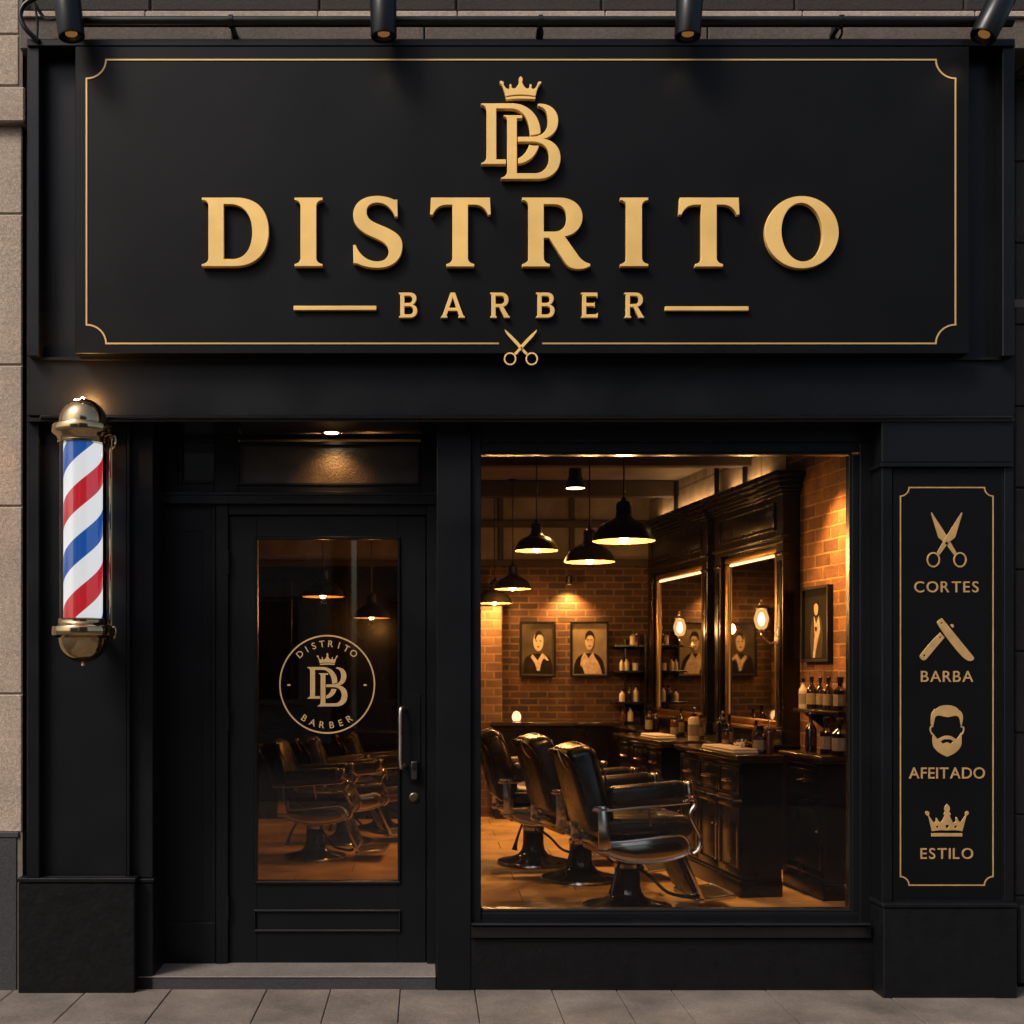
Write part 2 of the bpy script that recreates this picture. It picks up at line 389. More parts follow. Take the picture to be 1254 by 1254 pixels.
PAVE = stone_mat('paving_stone', (.120, .096, .078), rough=.8, speck=.36, big=.48, bump=1.0, bscale=24)
GROUT = mat('joint_grit', (.05, .04, .032), .95, noise=.3, nscale=20)
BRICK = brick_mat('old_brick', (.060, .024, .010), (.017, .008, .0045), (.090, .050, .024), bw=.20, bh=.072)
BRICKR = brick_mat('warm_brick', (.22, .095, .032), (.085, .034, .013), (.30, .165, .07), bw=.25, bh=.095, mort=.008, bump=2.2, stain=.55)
BRICKP = brick_mat('pier_brick', (.13, .07, .034), (.06, .03, .016), (.16, .095, .05), bw=.18, bh=.088)
BLOCK = brick_mat('block_wall', (.33, .27, .20), (.24, .19, .14), (.13, .10, .075), bw=.85, bh=.30, mort=.012, bump=.5, stain=.45)
SHADEOUT = mat('lamp_enamel', (.012, .010, .008), .28, spec=.5, noise=.2, nscale=8)
SHADEIN = mat('lamp_inner', (.30, .20, .095), .5)
BULB = emis('warm_bulb', (1, .66, .28), 26)
GLOW = emis('warm_glow', (1, .50, .16), 6)
LED = emis('mirror_light', (1, .45, .12), .16)
LEDB = emis('mirror_bulbs', (1, .58, .22), 1.8)
WGLASS = glass_mat('window_glass', ior=1.28)
DGLASS = glass_mat('door_tinted_glass', (.74, .68, .60), 1.5)
TUBEG = glass_mat('tube_glass', (.95, .96, .97), 1.6)
DARKGLASS = mat('bottle_dark', (.012, .007, .004), .06, spec=.7, coat=.6)
AMBER = mat('bottle_amber', (.07, .025, .006), .08, spec=.7, coat=.5)
CREAM = mat('bottle_cream', (.46, .40, .32), .35)
LABELM = mat('bottle_label', (.20, .17, .13), .7, noise=.15, nscale=60)
TOWEL = mat('towel_cloth', (.62, .56, .48), .95, bump=.6, bscale=200)
MIRROR = mat('mirror', (.34, .32, .29), .03, metal=1)
FRAMEB = mat('frame_black', (.004, .0035, .003), .5, spec=.15)
GILTF = mat('gilt_frame', (.36, .20, .055), .32, metal=1)
ROADM = mat('asphalt', (.05, .05, .052), .9, noise=.2, nscale=4, bump=.5, bscale=80)

# ================================================================== GROUND
b = NB(); box(b, -90, 90, -90, 60, -.30, -.160); struct('ground', b, ROADM)
b = NB(); box(b, -40, 40, -17.0, -8.2, -.16, -.150); struct('road', b, ROADM)
b = NB(); box(b, -8, 8, -8.05, 7.2, -.155, -.014); struct('pavement_bed', b, GROUT)
b = NB(); box(b, -40, 40, -8.2, -8.05, -.15, .004, .02); struct('kerb', b, GRANITE)
# paving slabs: first row's joints as in the photograph, the rest at the same module
b = NB()
j0 = [wx(p, .05) for p in (-190, -92, 12.8, 104, 207, 325, 404, 490, 582, 677, 757, 825, 941, 1082, 1209, 1320, 1420, 1530)]
ys = [.16, -.47]
while ys[-1] > -7.9: ys.append(max(-8.05, ys[-1] - random.uniform(.5, .66)))
for r in range(len(ys) - 1):
    xs = j0[:] if r == 0 else [-3.4 + random.uniform(0, .4)]
    if r:
        while xs[-1] < 4.4: xs.append(xs[-1] + random.choice((.38, .44, .5, .62)))
    for x0, x1 in zip(xs, xs[1:]):
        g = .0022; dz = random.uniform(-.0015, .0015)
        box(b, x0 + g, x1 - g, ys[r + 1] + g, ys[r] - g, -.05, dz, .003)
pv = struct('pavement', b, PAVE)

# ================================================================== STONE BUILDING
st = thing('stone_building', 'beige limestone building front that frames the black shopfront', 'building', (-3.4, .12, 0))
def course(bm, x0, x1, z0, z1, yf, yb, heights, joint=.006, hj=None):
    """ashlar blocks stacked in courses with fine joints"""
    z = z0
    for i, h in enumerate(heights):
        if z >= z1 - .01: break
        zt = min(z1, z + h); xs = [x0] + (hj[i % len(hj)] if hj else []) + [x1]
        for a, c in zip(xs, xs[1:]): box(bm, a + joint / 2, c - joint / 2, yf + random.uniform(0, .002), yb, z + joint / 2, zt - joint / 2, .006)
        z = zt
yS = .10
zz = [wz(p, yS) for p in (1020, 850, 620, 447, 262, 150)]
b = NB()
for z0, z1 in zip(zz, zz[1:]):
    box(b, wx(-330, yS), wx(-118, yS) , yS, .5, z0 + .003, z1 - .003, .006); box(b, wx(-116, yS), wx(27, yS), yS, .5, z0 + .003, z1 - .003, .006)
for p0, p1 in ((105, 42), (42, -70), (-70, -190), (-190, -300)):
    box(b, wx(-330, yS), wx(-60, yS), yS, .5, wz(p0, yS) + .003, wz(p1, yS) - .003, .006)
    box(b, wx(-58, yS), wx(23, yS), yS, .5, wz(p0, yS) + .003, wz(p1, yS) - .003, .006)
obj('left_wall', b, STONE, st, world=True)
b = NB(); box(b, wx(-330, yS), wx(27, yS), .106, .5, -.1, wz(-300), 0); box(b, wx(27.2, yS), wx(33, yS), .16, .5, -.1, wz(-300), 0); obj('joint_backing', b, mat('lime_mortar', (.15, .115, .09), .95, noise=.2, nscale=30), st, world=True)
b = NB(); fb(b, -330, 106, 30, 149, .055, .5, .008); fb(b, -330, 140, 27, 149, .075, .14, .004); obj('impost_moulding', b, STONE, st, world=True)
b = NB(); fb(b, -330, 1024, 22, 1222, .15 - .05, .5, .01); fb(b, -330, 1019, 23, 1026, .095, .5, .004); obj('base_course', b, GRANITE, st, world=True)
# masonry above the sign: a ledge and the wall behind it
b = NB()
xs = [-4.2, -2.95, -2.02]
xa = [wx(p, .16) for p in (33, 290, 520, 660, 860, 1010, 1260, 1500)]
for x0, x1 in zip(xa, xa[1:]): box(b, x0 + .003, x1 - .003, .035, .5, wz(60, .035), wz(21, .035), .006)
obj('upper_wall', b, STONED, st, world=True)
b = NB()
xa = [wx(p, .06) for p in (27, 180, 390, 560, 740, 980, 1190, 1500)]
for x0, x1 in zip(xa, xa[1:]): box(b, x0 + .002, x1 - .002, .02, .5, wz(20.5, .02), wz(13, .02), .004)
for x0, x1 in zip(xa, xa[1:]): pass
obj('string_course', b, STONE, st, world=True)
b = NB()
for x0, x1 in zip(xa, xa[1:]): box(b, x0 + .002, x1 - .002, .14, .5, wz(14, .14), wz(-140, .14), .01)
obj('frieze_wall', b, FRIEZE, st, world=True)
b = NB()
xr0 = wx(1243, .30); course(b, xr0, 4.6, 0, wz(-20), .30, .6, [.43] + [.42] * 14, hj=[[4.1], [3.7], [4.3]])
obj('right_wall', b, STONER, st, world=True)
b = NB(); box(b, 2.80, 3.12, .315, .62, -.1, 5.1); obj('right_return', b, STONER, st, world=True)
b = NB(); box(b, wx(1243, .24), 4.6, .20, .6, 0, .40, .01); obj('right_base_course', b, GRANITE, st, world=True)
b = NB(); box(b, -3.55, -3.35, .5, 7.3, -.2, 5.2); box(b, 4.45, 4.6, .6, 7.3, -.2, 5.2); box(b, -3.55, 4.6, 7.2, 7.4, -.2, 5.2); box(b, -3.55, 4.6, .5, 7.4, 5.1, 5.3); obj('outer_shell', b, STONED, st, world=True)

# ================================================================== SHOPFRONT
sf = thing('shopfront', 'black painted panelled shopfront with glazed door and wide display window', 'shopfront', (wx(640), .1, 0))
def P(name, bm, m=PAINT, label=None): return obj(name, bm, m, sf, world=True, label=label)
b = NB()
fb(b, 33, 437, 1243, 509, 0, .47, .004)
fb(b, 33, 47, 1243, 438, .03, .44, .003)
P('fascia', b)
b = NB()
fb(b, 33, 48, 1243, 56, -.075, .03, .003); fb(b, 33, 56.5, 48, 436, -.06, .03, .004); fb(b, 1228, 56.5, 1243, 436, -.06, .03, .004)
fb(b, 48.5, 437, 1227.5, 441, -.018, 0, .002)
P('sign_surround', b)
b = NB(); fb(b, 48, 508, 1242, 512.3, -.038, .3, .006); fb(b, 48, 512.5, 1242, 516, -.022, .3, .004); P('cornice_moulding', b, TRIM)
b = NB(); box(b, wx(33), wx(1243), .002, .46, wz(516), wz(511.5)); P('soffit', b)
# left pilaster
b = NB()
fb(b, 33, 509.5, 48, 1075, .045, .45, .004); fb(b, 48.3, 516.5, 155, 1072, .10, .45, .002); fb(b, 48.3, 1073, 155, 1076, .075, .2, .002)
fb(b, 155.3, 516.5, 158.5, 1075, .085, .3, .002)
P('left_pilaster', b)
b = NB(); fb(b, 158.8, 516.5, 187, 1075, .13, .45, .003); P('pilaster_return', b)
b = NB(); fb(b, 22, 1081, 165, 1225, .04, .45, .006); fb(b, 20.5, 1075.5, 166, 1081, .032, .45, .004); P('left_plinth', b, PLINTH)
b = NB(); fb(b, 165.5, 1081, 187.5, 1225, .11, .45, .005); fb(b, 166, 1076.5, 188.5, 1081, .103, .45, .003); P('return_plinth', b, PLINTH)
b = NB(); fb(b, 535, 516.5, 577, 1225, .10, .46, .004); P('middle_pilaster', b)
# right pilaster with its frame, cap and plinth
b = NB()
fb(b, 1080, 516.2, 1241, 566, -.012, .42, .003); fb(b, 1078.5, 566.3, 1242, 571.5, -.028, .4, .002)
fb(b, 1080, 572, 1093, 1107, -.012, .3, .003); fb(b, 1230, 572, 1241, 1107, -.012, .5, .003)
fb(b, 1093, 572, 1230, 1107, .018, .48, 0); fb(b, 1093.3, 1101.5, 1229.7, 1107, -.004, .1, .002); fb(b, 1226.5, 572.3, 1229.7, 1101.2, -.002, .1, .0015)
P('right_pilaster', b)
b = NB(); fb(b, 1082, 1112, 1246, 1232, -.05, .5, .006); fb(b, 1081, 1106.8, 1247, 1112, -.056, .5, .004); P('right_plinth', b, PLINTH)
b = NB(); fb(b, 1072, 1100, 1081, 1225, .07, .4, .003); P('plinth_return', b, PLINTH)

# display window
b = NB()
fb(b, 577.2, 516.5, 589, 1131, .125, .20, .003); fb(b, 589.2, 516.5, 1068, 541, .125, .20, .003); fb(b, 589.2, 541.3, 1053, 553.5, .138, .19, .003)
fb(b, 1053.2, 541.3, 1068, 1131, .125, .20, .003); fb(b, 1043.5, 557.2, 1053, 1117.5, .138, .19, .003)
fb(b, 589.2, 1117.7, 1053, 1131, .135, .20, .003)
P('window_frame', b)
b = NB()
fb(b, 589.2, 553.7, 1043.3, 556.8, .148, .2, .0015); fb(b, 589.2, 1113, 1043.3, 1117.5, .144, .2, .005); fb(b, 1040, 557, 1043.3, 1112.8, .148, .2, .0015)
P('glazing_bead', b, TRIM)
b = NB(); box(b, wx(585, .17), wx(1046, .17), .170, .176, wz(1118, .17), wz(552, .17)); P('window_glass', b, WGLASS)
b = NB(); fb(b, 577.2, 1131, 1068, 1134.5, .055, .3, .006); fb(b, 577.2, 1134.8, 1067.5, 1149, .078, .3, .003); P('window_sill', b, TRIM)
b = NB(); fb(b, 577.2, 1149.5, 1068.5, 1225, .10, .46, .003); P('stall_riser', b, PLINTH)

# entrance recess
b = NB()
for q in ((188, 530, 218, 603), (262, 538.5, 292, 603), (515, 530, 536, 603), (218, 530, 515, 538), (218, 592, 262, 603), (292, 594.5, 515, 603)):
    fb(b, *q, .385, .47, .003)
for q in ((292, 541, 515, 544.5), (292, 591.5, 515, 594.3), (288.5, 541, 291.8, 594.3), (511.5, 545, 514.8, 591)): fb(b, *q, .378, .43, .0015)
for q in ((218.3, 538.5, 222, 591.8), (222.3, 588.5, 262, 591.8)): fb(b, *q, .379, .43, .0015)
P('transom_frame', b)
b = NB(); fb(b, 291, 544, 514, 592, .415, .45, 0); P('transom_panel', b, mat('transom_paint', (.030, .022, .016), .42, noise=.2, nscale=12, bump=.5, bscale=90, bdist=.004))
b = NB(); fb(b, 220, 537, 263, 593, .42, .426, 0); P('side_light', b, mat('dark_pane', (.012, .009, .007), .08, spec=.6, coat=.3))
b = NB(); fb(b, 188, 602, 536, 606, .335, .47, .002); fb(b, 188, 606.3, 536, 616.5, .342, .47, .002); P('transom_bar', b, TRIM)
b = NB()
fb(b, 190, 616.8, 264, 1183, .385, .47, 0)
fb(b, 190, 617, 197, 1183, .378, .4, .002); fb(b, 258.5, 617, 264, 1130, .378, .4, .002)
for q in ((218, 648.5, 248, 650.5), (218, 1115, 248, 1117), (218, 650.7, 219.6, 1114.8), (246.4, 650.7, 248, 1114.8)): fb(b, *q, .3825, .39, .0006)
fb(b, 197, 1130, 264, 1183, .372, .47, .003)
P('side_panel', b)
b = NB()
fb(b, 264.3, 616.8, 279.2, 1183, .365, .47, .003); fb(b, 522.8, 616.8, 536, 1183, .365, .47, .003); fb(b, 279.5, 616.8, 522.5, 630.5, .372, .47, .003)
fb(b, 272, 622, 284, 1183, .437, .46, 0); fb(b, 518, 622, 530, 1183, .437, .46, 0); fb(b, 284.2, 622, 517.8, 636, .437, .46, 0)
P('door_frame', b)
# door leaf: a part with its own pieces
b = NB()
fb(b, 280.3, 631.5, 315, 1180, .39, .435, .003); fb(b, 487, 631.5, 521.7, 1180, .39, .435, .003)
fb(b, 315, 631.5, 487, 660, .39, .435, 0); fb(b, 315, 1079, 487, 1180, .3901, .435, 0)
door = P('door', b); b = NB()
for q in ((311.5, 656.5, 490.5, 660.2), (311.5, 1079, 490.5, 1083), (311.5, 660.5, 315.3, 1078.7), (486.9, 660.5, 490.5, 1078.7)): fb(b, *q, .376, .42, .005)
for q in ((309.5, 1114, 491, 1117.5), (309.5, 1138.5, 491, 1142), (309.5, 1117.8, 313, 1138.2), (487.5, 1117.8, 491, 1138.2)): fb(b, *q, .376, .395, .005)
obj('moulding', b, TRIM, door, world=True)
def DP(name, bm, m): return obj(name, bm, m, door, world=True)
b = NB(); fb(b, 313, 658, 489, 1081, .408, .414, 0); DP('door_glass', b, DGLASS)
for y0 in (674, 866, 1097):
    b = NB(); fb(b, 275.5, y0, 280, y0 + 29, .356, .39, .001); lathe(b, [(.0045, wz(y0 + 29, .36)), (.0045, wz(y0, .36))], (wx(279, .36), .358, 0), 10); DP('hinge', b, BLACKM)
b = NB()
yh = .33; hx = wx(490.5, yh); za, zb = wz(867, yh), wz(941, yh)
tube(b, [(hx + .022, .385, za - .012), (hx + .010, .345, za - .004), (hx, yh, za - .02), (hx, yh, (za + zb) / 2), (hx, yh, zb + .02), (hx + .010, .345, zb + .004), (hx + .022, .385, zb + .012)], .0105, 12, smooth=6)
DP('pull_handle', b, BRONZE)
b = NB(); fb(b, 501.5, 851, 514.5, 959, .3835, .395, .0015); DP('lock_plate', b, PAINT)
b = NB()
lathe(b, [(.011, 0), (.011, .03)], (wx(507, .38), .385, wz(946, .38)), 16, M=None) if False else None
box(b, wx(503, .36), wx(512, .36), .352, .384, wz(955, .36), wz(932, .36), .008, 3)
DP('latch_lever', b, GLOSSB)
b = NB()
Mk = Matrix.Translation((wx(507, .385), .385, wz(976.5, .385))) @ Matrix.Rotation(R(90), 4, 'X')
lathe(b, [(.024, -.004), (.024, .003), (.019, .006), (.019, .004), (.013, .004), (.012, .009), (.0, .009)], (0, 0, 0), 24, M=Mk)
DP('key_cylinder', b, AGED)

# monogram outlines shared by the sign and the door
MONO = [
 "M82 326 L440 326 C620 335 735 480 735 640 C733 655 728 660 720 662 C690 672 655 678 622 680 C615 500 540 384 400 384 L250 384 L250 940 L356 940 L356 994 L85 994 L85 980 C125 970 143 945 143 900 L143 420 C143 370 120 350 82 342 Z",
 "M610 780 C640 790 680 792 718 790 C690 900 610 975 490 990 L488 930 C545 905 590 850 610 780 Z",
 "M330 455 L530 457 L537 492 L476 492 L476 1093 L680 1093 C770 1090 828 1010 828 920 C828 810 760 748 640 748 L486 748 L486 692 L640 692 C760 690 815 620 815 520 C815 420 780 370 705 355 L705 330 C850 320 930 410 930 515 C930 620 870 690 775 715 C890 735 955 820 955 925 C955 1060 860 1155 710 1157 L303 1157 L303 1142 C350 1130 370 1105 370 1060 L370 530 C370 490 355 475 330 468 Z"]
CROWN = ["M288 95 C285 82 300 75 315 82 C332 88 335 100 328 118 C345 150 360 165 378 168 C392 168 398 155 397 140 C388 130 390 118 404 115 C420 118 422 132 414 142 C418 160 435 165 452 162 C478 150 495 110 503 88 C488 68 495 45 517 28 C540 45 545 68 532 88 C540 115 555 150 580 162 C598 165 612 160 618 142 C610 130 612 118 625 114 C640 118 642 132 633 144 C635 160 645 168 660 168 C685 155 695 135 702 112 C700 95 715 85 735 84 C748 90 748 108 725 120 C705 150 690 195 680 248 C570 225 460 225 352 250 C340 190 325 150 305 120 C292 112 288 105 288 95 Z",
 "M358 262 C460 240 575 240 678 260 C682 270 680 280 672 282 C570 275 460 275 362 283 C352 280 352 268 358 262 Z"]

# door emblem on the glass
b = NB(); ye = .4045; t = .0025
ring_o, ring_i = ell(400.7, 838.1, 58.8, 60.9 * .995, 96), ell(400.7, 838.1, 57.0, 58.9 * .995, 96)
pxplate(b, [ring_o, ring_i], ye, t, .0004)
for d in MONO + CROWN:
    c = svg(d, n=8); pxplate(b, [[(330 + (x - 82) * .506 / 8.957 + 415 / 8.957, 770 + (y - 326) * .52 / 8.957 + 420 / 8.957) for x, y in q] for q in c], ye, t, .0003)
def arc_text(bm, s, rad, degs, hgt, down, yf):
    for ch, a in zip(s, degs):
        a = R(a); g = glyph(ch, .008); ref = glyph('E', .008); sc = hgt / (ref[4] - ref[3]); wd = (g[2] - g[1]) * sc; ht = (g[4] - g[3]) * sc
        cx = 400.7 + rad * math.sin(a); cy = 838.1 + (rad if down else -rad) * math.cos(a)
        M = Matrix.Translation((wx(cx, yf), 0, wz(cy, yf))) @ Matrix.Rotation(-a if down else a, 4, 'Y')
        put_glyph(bm, ch, -wd / 2, wd / 2, -ht / 2, ht / 2, yf, .002, .008, M)
arc_text(b, 'DISTRITO', 49.9, (-42, -30.3, -19.2, -7.4, 5, 16.8, 28.2, 40.4), .034, False, ye)
arc_text(b, 'BARBER', 49.9, (-34.2, -21, -7.4, 6.4, 19.4, 32.8), .034, True, ye)
for px in (353.8, 447.2):
    pxplate(b, [ell(px, 838.9, 2.2, 1.2, 16)], ye, t, .0003)
emb = DP('emblem_decal', b, DECAL)

# step
b = NB(); ds = thing('door_step', 'low stone step with dark front in front of the black door', 'step', (wx(350), .11, 0)); fb(b, 168, 1195.5, 534, 1198, .108, .47, .004); obj('tread', b, STEPM, ds, world=True)
b = NB(); fb(b, 168.4, 1197.8, 533.6, 1225, .112, .47, .002); obj('riser', b, GRANITE, ds, world=True)
# recessed downlight in the entrance soffit
dx = wx(406, .26); zc = wz(516)
dl = thing('recessed_downlight', 'small round lit downlight recessed above the entrance door', 'ceiling light', (dx, .26, zc))
b = NB(); lathe(b, [(.036, -.001), (.056, -.001), (.058, -.006), (.052, -.011), (.036, -.006)], (0, 0, 0), 32, cap=False); obj('trim_ring', b, BRASS, dl)
b = NB(); lathe(b, [(.0, -.0065), (.037, -.0065), (.037, -.002), (0, -.002)], (0, 0, 0), 24); obj('lens', b, emis('downlight_lens', (1, .72, .42), 14), dl)
light('downlight', 'SPOT', (0, 0, -.03), 7, (1, .46, .13), dl, .03, angle=R(105), blend=.9, aim=(0, .42, -1))

# ================================================================== MAIN SIGN
sg = thing('shop_sign', 'wide black fascia sign with raised gold crest and large gold shop name', 'sign', (wx(640), 0, wz(433)))
def G(name, bm, m=GOLD): return obj(name, bm, m, sg, world=True, smooth=25)
yB = -.09
b = NB(); fb(b, 92, 56.8, 1187, 433, yB, .029, .003); G('back_board', b, BOARD)
b = NB(); pts = notched(105.8, 73, 1170.2, 420.5, 24, 23)
# open at the bottom centre, where the scissors hang
i = next(k for k, (x, y) in enumerate(pts) if y > 400 and x < 900 and k > 20)
loop = [(611, 420.5)] + pts[i:] + pts[:i] + [(664, 420.5)]
strip(b, loop, .0075, yB - .0035, .004); G('border_line', b, mat('border_gold', (.66, .43, .17), .35, metal=.4))
LT = dict(
 D="M34 57 L235 57 C370 57 430 140 430 255 C430 380 360 463 225 463 L34 463 L34 450 C60 447 73 435 73 410 L73 105 C73 85 60 72 34 70 Z M164 97 L205 97 C290 97 332 170 332 260 C332 350 295 420 215 420 L164 420 Z",
 I="M582 57 L748 57 L748 72 C722 75 711 88 711 110 L711 410 C711 432 722 445 748 450 L748 463 L582 463 L582 450 C606 445 617 432 617 410 L617 110 C617 88 606 75 582 72 Z",
 S="M1190 68 L1192 170 L1176 170 C1155 115 1115 88 1072 88 C1030 88 1008 110 1008 140 C1008 195 1060 205 1120 232 C1185 260 1220 290 1220 340 C1220 425 1160 473 1075 473 C1020 473 985 462 955 448 C948 445 940 445 930 446 L928 337 L944 337 C960 390 1010 434 1070 434 C1115 434 1138 410 1138 375 C1138 330 1090 310 1030 285 C965 255 928 215 928 160 C928 90 985 47 1070 47 C1110 47 1140 56 1172 70 Z",
 T="M134 57 L483 57 L488 157 L472 160 C455 120 430 100 385 100 L353 100 L353 410 C353 432 365 445 390 450 L390 465 L225 465 L225 450 C250 445 261 432 261 410 L261 100 L235 100 C185 100 160 120 145 160 L129 157 Z",
 R="M673 57 L890 57 C980 57 1030 110 1030 170 C1030 230 990 275 925 287 L1005 400 C1025 428 1045 440 1075 448 L1075 460 C1055 474 1030 480 1005 480 C965 480 945 468 925 440 L832 296 L801 296 L801 410 C801 432 812 445 837 450 L837 465 L673 465 L673 450 C698 445 710 432 710 410 L710 110 C710 88 698 75 673 72 Z M801 97 L860 97 C910 97 935 130 935 175 C935 225 910 258 860 258 L801 258 Z")
yl, tl = yB - .034, .030
for ch, ox in (('D', 240), ('I', 240), ('S', 240), ('T', 500), ('R', 500), ('I', 639), ('T', 804.7)):
    b = NB(); pxplate(b, svg(LT[ch], ox, 230, 4.823, 14), yl, tl, .0015); G('letter', b)
b = NB(); pxplate(b, [[(780 + x / 4.823, 230 + y / 4.823) for x, y in q] for q in (ell(975, 262, 218, 214, 72), ell(976, 262, 121, 173, 72, R(-4)))], yl, tl, .0015); G('letter', b)
b = NB()
for d in MONO: pxplate(b, svg(d, 580, 90, 8.957, 14), yl, tl, .0018)
G('monogram', b)
b = NB()
for d in CROWN: pxplate(b, svg(d, 580, 90, 8.957, 8), yl + .006, tl - .006, .0012)
G('crown', b)
SM = dict(
 B="M33 32 L85 32 C108 32 118 45 118 60 C118 75 110 85 100 90 C115 95 122 105 122 118 C122 140 108 153 85 153 L33 153 L33 147 L40 143 L40 42 L33 38 Z M60 48 L60 82 L80 82 C92 82 98 75 98 65 C98 55 92 48 80 48 Z M60 98 L60 137 L82 137 C95 137 102 130 102 118 C102 105 95 98 82 98 Z",
 A="M281 32 L303 32 L343 143 L350 147 L350 153 L318 153 L318 148 L322 144 L314 120 L270 120 L262 144 L267 148 L267 153 L235 153 L235 147 L242 143 Z M292 55 L275 105 L309 105 Z",
 R="M472 32 L525 32 C548 32 560 48 560 66 C560 84 550 96 535 100 L560 143 L566 148 L566 153 L540 153 L515 103 L498 103 L498 143 L504 148 L504 153 L472 153 L472 148 L478 143 L478 42 L472 38 Z M498 48 L498 87 L520 87 C533 87 540 80 540 67 C540 55 533 48 520 48 Z",
 E="M908 32 L987 32 L987 58 L980 50 L933 50 L933 82 L968 82 L974 76 L974 104 L968 98 L933 98 L933 137 L980 136 L990 128 L988 153 L908 153 L908 148 L914 143 L914 42 L908 38 Z")
for ch, dxp in (('B', 0), ('A', 0), ('R', 0), ('B', 659), ('E', 0), ('R', 645)):
    b = NB(); pxplate(b, [[(x + dxp / 3.919, y) for x, y in q] for q in svg(SM[ch], 480, 350, 3.919, 8)], yB - .024, .022, .0014); G('letter', b)
for x0, x1, y0 in ((359.5, 461, 374.3), (814.5, 917, 375)):
    b = NB(); fb(b, x0, y0, x1, y0 + 5.4, yB - .02, yB - .001, .002); G('gold_rule', b)
def scissors(bm, ox, oy, sc, blade, hnd, ring, mirror_x, yf, th, holes=True):
    """two crossing halves; each is blade + handle + finger ring, the second a mirror image lying in front"""
    for k in (0, 1):
        f = (lambda q: [(2 * mirror_x - x, y) for x, y in q]) if k else (lambda q: q)
        g = lambda q: [(ox + x / sc, oy + y / sc) for x, y in f(q)]
        y0 = yf - k * th * .55
        pxplate(bm, [g(blade)], y0, th, .0004); pxplate(bm, [g(hnd)], y0 + .0004, th, .0004)
        cx, cy, rx, ry, t_ = ring; pxplate(bm, [g(ell(cx, cy, rx, ry, 40)), g(ell(cx, cy, rx - t_, ry - t_, 40))], y0 + .0008, th, .0004)
b = NB()
scissors(b, 480, 350, 3.919, [(541, 209), (548, 214), (575, 238), (600, 263), (628, 296), (620, 306), (612, 300), (585, 270), (560, 243), (545, 222)],
         [(612, 300), (622, 291), (651, 323), (643, 332)], (671, 350, 30, 31, 7), 619, yB - .014, .006)
obj_s = G('scissors_emblem', b)
b = NB(); lathe(b, [(.0, -.010), (.0028, -.010), (.0028, .012)], (0, 0, 0), 12, M=Matrix.Translation((wx(480 + 619 / 3.919, yB), yB - .012, wz(350 + 300 / 3.919, yB))) @ Matrix.Rotation(R(90), 4, 'X')); obj('pivot', b, BLACKM, obj_s, world=True)

# ================================================================== SIDE SIGN
sp = thing('service_sign', 'tall black service sign with gold icons and words on the right pilaster', 'sign', (wx(1160), 0, wz(1100)))
def Q(name, bm, m=GILT): return obj(name, bm, m, sp, world=True, smooth=25)
yp = -.004
b = NB(); fb(b, 1093.6, 573, 1226, 1101, yp, .0175, .001); Q('back_board', b, BOARD)
yi = yp - .0042; ti = .004
b = NB(); strip(b, notched(1102.8, 597, 1216.2, 1084, 10.5, 10.5) , .0062, yp - .0025, .0026, closed=True); Q('border_line', b)
for s, x0, x1, y0, y1 in (('CORTES', 1119.8, 1198.5, 712, 725.3), ('BARBA', 1128, 1192, 821.6, 835), ('AFEITADO', 1113.3, 1206.3, 939.9, 953.4), ('ESTILO', 1127.5, 1191.9, 1038.8, 1051.8)):
    b = NB(); word(b, s, x0, x1, y0, y1, yi, ti, .005); Q('lettering', b)
b = NB()
scissors(b, 1090, 590, 8.957, [(457, 333), (640, 618), (600, 665), (585, 655), (530, 612), (450, 350)],
         [(600, 640), (640, 618), (730, 778), (702, 803), (600, 665)], (768, 855, 74, 84, 17), 622, yi, .003)
ic = Q('scissors_icon', b)
b = NB(); pxplate(b, [[(1090 + x / 8.957, 590 + y / 8.957) for x, y in ((621, 654), (638, 673), (621, 692), (604, 673))]], yi - .0035, .002, .0003); obj('pivot', b, BOARD, ic, world=True)
b = NB()
pxplate(b, svg("M552 400 L598 455 L400 690 C385 708 365 710 345 695 C325 675 320 660 335 640 C400 560 460 480 552 400 Z", 1090, 730, 8.957) + [[(1090 + x / 8.957, 730 + y / 8.957) for x, y in ell(*e, 16)] for e in ((551, 453, 11, 11), (377, 651, 11, 11))], yi, ti, .0006)
pxplate(b, svg("M570 240 L920 670 C926 680 922 690 912 700 C895 715 870 720 830 695 C790 670 700 560 640 480 C590 415 545 350 513 290 L530 265 Z", 1090, 730, 8.957) + [[(1090 + x / 8.957, 730 + y / 8.957) for x, y in ell(568, 296, 10, 10, 16)]], yi - .0022, ti, .0006)
pxplate(b, svg("M662 318 C672 300 690 305 698 318 C705 335 695 350 683 346 Z", 1090, 730, 8.957), yi, ti, .0003)
Q('razor_icon', b)
b = NB(); f5 = lambda d: svg(d, 1090, 855, 5.225, 8)
mir = lambda cs, x0: [[(2 * x0 - x, y) for x, y in q] for q in cs]
pxplate(b, f5("M265 185 C258 150 258 110 270 90 L287 68 L295 72 C310 50 340 44 370 45 C410 46 430 60 440 75 C462 85 470 110 467 130 C465 150 460 170 458 185 L450 160 C448 140 445 125 435 118 C415 105 395 122 366 122 C335 120 320 105 298 115 C288 120 285 135 282 155 L275 185 Z"), yi, ti, .0006)
ear = f5("M277 180 L262 180 C248 182 252 215 266 234 L277 234 L277 227 C262 222 260 192 268 187 L277 187 Z")
pxplate(b, ear, yi + .001, ti - .001, .0004); pxplate(b, mir(ear, 1090 + 365 / 5.225), yi + .001, ti - .001, .0004)
